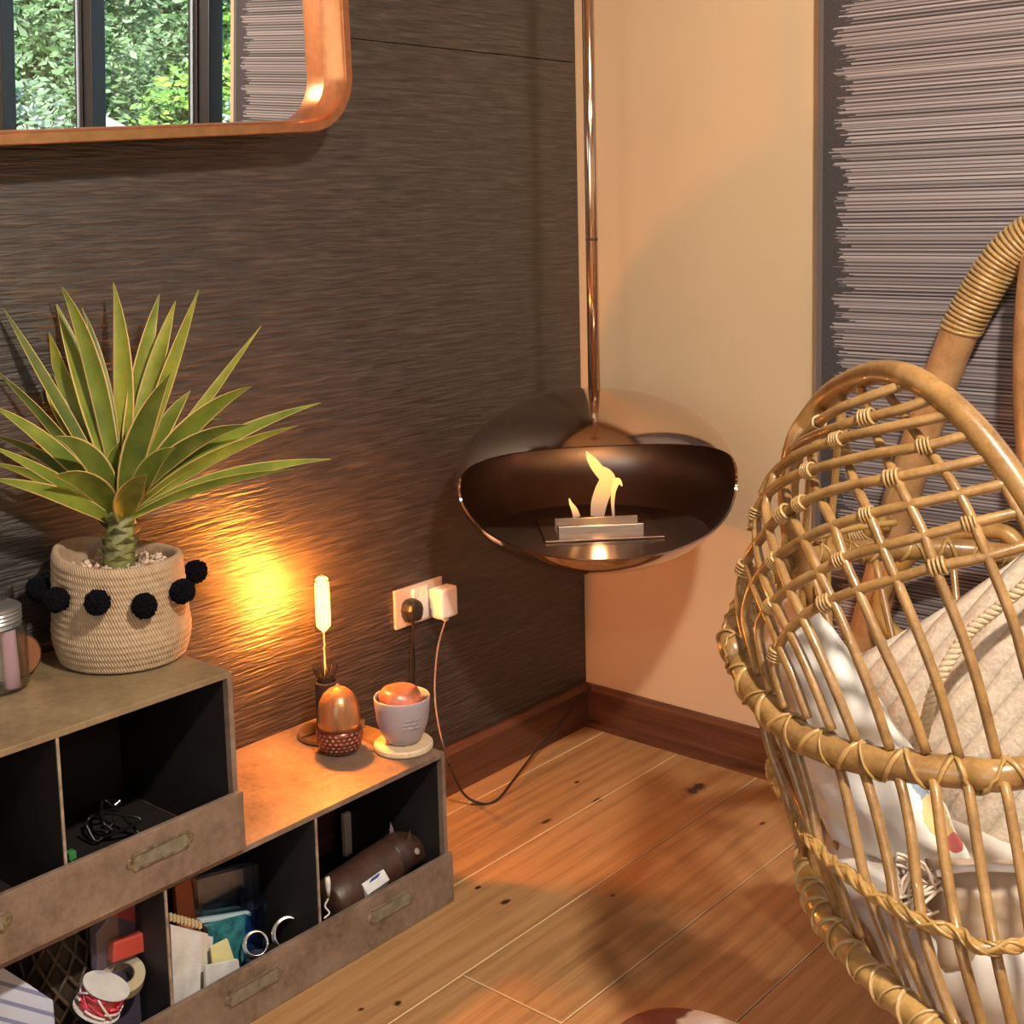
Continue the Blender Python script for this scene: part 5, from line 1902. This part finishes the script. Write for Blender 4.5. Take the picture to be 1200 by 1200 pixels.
    for k in range(14):
        for hd_ in (1, -1):
            P = []
            for q in range(13):
                la = -1.25 + 2.5 * q / 12
                an = 2 * PI * k / 14 + hd_ * la * 1.0
                P.append(cc + V((math.cos(an) * .072 * math.cos(la), math.sin(an) * .072 * math.cos(la), .118 * math.sin(la))))
            bk.tube(P, .0032, 5)
    bk.build('woven_shell', M['wicker'], t, smooth=True)
    MB().lathe([(0, -.112), (.03, -.108), (.058, -.07), (.067, 0), (.058, .07), (.03, .105), (0, .108)], cc, 28).build('core', plain('dark_wicker_core', (.030, .020, .012), .8), t, smooth=True)
    t = thing('blister_packet', fit_floor(at_x(150, 1180, .26)), 'clear blister pack holding a red tool, standing against the divider', 'packet')
    P = [at_x(x, y, .245) for x, y in ((108, 1090), (130, 1062), (165, 1054), (184, 1076), (190, 1120), (193, 1180), (110, 1190))]
    for i in (5, 6):
        P[i].z = FZ + .001
    P = [V((p.x, p.y, min(p.z, .28))) for p in P]
    N = len(P)
    out = V((.012, 0, 0))
    mesh('blister_shell', [p + out for p in P] + [p - out for p in P], [tuple(range(N)), tuple(range(2 * N - 1, N - 1, -1))] + [(i, N + i, N + (i + 1) % N, (i + 1) % N) for i in range(N)], mat_thin('clear_blister', (.88, .88, .95), .08), t, bevel=.003)
    P2 = [V((.238, p.y, p.z)) for p in P]
    mesh('backing_card', [p + V((.001, 0, 0)) for p in P2] + [p - V((.001, 0, 0)) for p in P2], [tuple(range(N)), tuple(range(2 * N - 1, N - 1, -1))] + [(i, N + i, N + (i + 1) % N, (i + 1) % N) for i in range(N)], plain('dark_backing_card', (.09, .075, .095), .6), t)
    rc = at_x(149, 1108, .25)
    MB().obox(rc, V((.009, 0, 0)), V((0, .030, -.004)), V((0, .002, .016))).build('red_tool', M['cardbox_red'], t, bevel=.003)
    rp = [at_x(x, y, .2405) for x, y in ((126, 1072), (140, 1060), (166, 1056), (180, 1072), (183, 1092), (150, 1078))]
    mesh('red_header', [V((.2405, p.y, min(p.z, .279))) for p in rp] + [V((.2395, p.y, min(p.z, .279))) for p in rp], [tuple(range(6)), tuple(range(11, 5, -1))] + [(i, 6 + i, 6 + (i + 1) % 6, (i + 1) % 6) for i in range(6)], M['cardbox_red'], t)
    # tape roll
    c = at_x(152, 1150, .275)
    t = thing('tape_roll', V((c.x, c.y, FZ)), 'roll of beige tape lying beside the ribbon spool', 'tape')
    ax = V((.45, -.1, .85))
    cz = max(c.z, FZ + .03)
    cz = V((c.x - .02, c.y, cz))
    MB().lathe([(.018, -.009), (.034, -.009), (.034, .009), (.018, .009)], cz, 36, axis=ax, closed=True).build('tape_ring', M['tape'], t, smooth='auto')
    MB().lathe([(.0165, -.0095), (.018, -.0095), (.018, .0095), (.0165, .0095)], cz, 36, axis=ax, closed=True).build('cardboard_core', M['card'], t, smooth='auto')
    # ribbon spool
    c = at_x(124, 1172, .29)
    ax = V((.25, .35, .90)).normalized()
    t = thing('ribbon_spool', V((c.x, c.y, FZ)), 'spool of red and white ribbon with white flanges behind the lip', 'spool')
    cz = V((c.x - .012, c.y, max(c.z, .045)))
    for s in (-1, 1):
        MB().lathe([(0, -.0012), (.037, -.0012), (.037, .0012), (0, .0012)], cz + ax * (.019 * s), 36, axis=ax).build('flange', M['paper'], t, smooth='auto')
    MB().lathe([(0, -.017), (.030, -.017), (.030, .017), (0, .017)], cz, 36, axis=ax).build('core', M['cardbox_red'], t, smooth='auto')
    rs = random.Random(4)
    e_1 = ax.orthogonal().normalized()
    e_2 = ax.cross(e_1)
    for mi, mm in enumerate((M['red_yarn'], M['paper'])):
        rb = MB()
        for k in range(26 if mi == 0 else 12):
            a0 = rs.uniform(0, 2 * PI)
            h0, h1 = rs.uniform(-.015, .015), rs.uniform(-.015, .015)
            P = []
            for q in range(8):
                an = a0 + q * .14
                P.append(cz + (e_1 * math.cos(an) + e_2 * math.sin(an)) * (.0325 + .002 * mi) + ax * (h0 + (h1 - h0) * q / 7))
            rb.tube(P, .0019, 5)
        rb.build('ribbon_turns' if mi == 0 else 'white_cord_turns', mm, t, smooth=True)
    # folded striped cloth at the lip
    n = NT('blue_striped_cotton')
    vm = n.n('ShaderNodeVectorMath', operation='DOT_PRODUCT')
    tcx = n.n('ShaderNodeTexCoord')
    n.l(tcx.outputs['Object'], vm.inputs[0])
    vm.inputs[1].default_value = V((0.1, .62, .78)).normalized()
    s_ = n.math('FRACT', n.math('DIVIDE', vm.outputs['Value'], .022))
    st = n.math('MULTIPLY', n.math('GREATER_THAN', s_, .55), n.math('LESS_THAN', s_, .80))
    mx = n.n('ShaderNodeMix', data_type='RGBA')
    n.l(st, mx.inputs[0])
    mx.inputs[6].default_value = (.50, .54, .68, 1)
    mx.inputs[7].default_value = (.20, .23, .38, 1)
    P = [at_x(x, y, .262) for x, y in ((-40, 1118), (2, 1132), (30, 1150), (63, 1172), (66, 1210), (66, 1260), (-40, 1260))]
    for p in P[5:]:
        p.z = FZ + .002
    N = len(P)
    vs = []
    for k, xo in enumerate((.0, -.012, -.03, -.05)):
        vs += [p + V((xo, 0, -.006 * k)) for p in P]
    fs = [tuple(range(N)), tuple(range(4 * N - 1, 3 * N - 1, -1))] + [(k * N + i, (k + 1) * N + i, (k + 1) * N + (i + 1) % N, k * N + (i + 1) % N) for k in range(3) for i in range(N)]
    for v in vs:
        v.z = max(v.z, FZ + .001)
    o = mesh('folded_cloth', vs, fs, n.set(color=mx.outputs[2], rough=.8), None, bevel=.003)
    tag(o, 'folded pale blue striped cotton cloth in the shaded cubby', 'cloth')
    # --- dark things in the upper cubby
    p = at_x(122, 955, .15)
    t = thing('black_cable_tangle', V((.15, p.y, CAB_H + FZ)), 'tangle of black cable with a small metal tip in the upper cubby', 'cable')
    rs = random.Random(2)
    P = [V((.15 + rs.uniform(-.05, .05), p.y + rs.uniform(-.035, .04), CAB_H + FZ + .006 + rs.uniform(0, .055))) for _ in range(11)]
    MB().tube(spline(P, 7), .0028, 7).build('cable_loop', plain('glossy_black_cable', (.008, .008, .010), .3), t, smooth=True)
    q = at_x(134, 944, .16)
    MB().tube([q, q + V((0, .010, .004))], .004, 10).build('metal_tip', M['silver'], t, smooth='auto')
    g = at_x(84, 1000, .31)
    solid('green_clip', M['green'], 'small green plastic clip in the corner of the upper cubby', 'clip', MB().obox(V((.30, g.y + .004, CAB_H + .095)), V((.006, 0, 0)), V((0, .006, 0)), V((0, 0, .006))).obox(V((.30, g.y + .004, CAB_H + FZ + .038)), V((.004, 0, 0)), V((0, .003, 0)), V((0, 0, .038))), bevel=.001)


clutter()
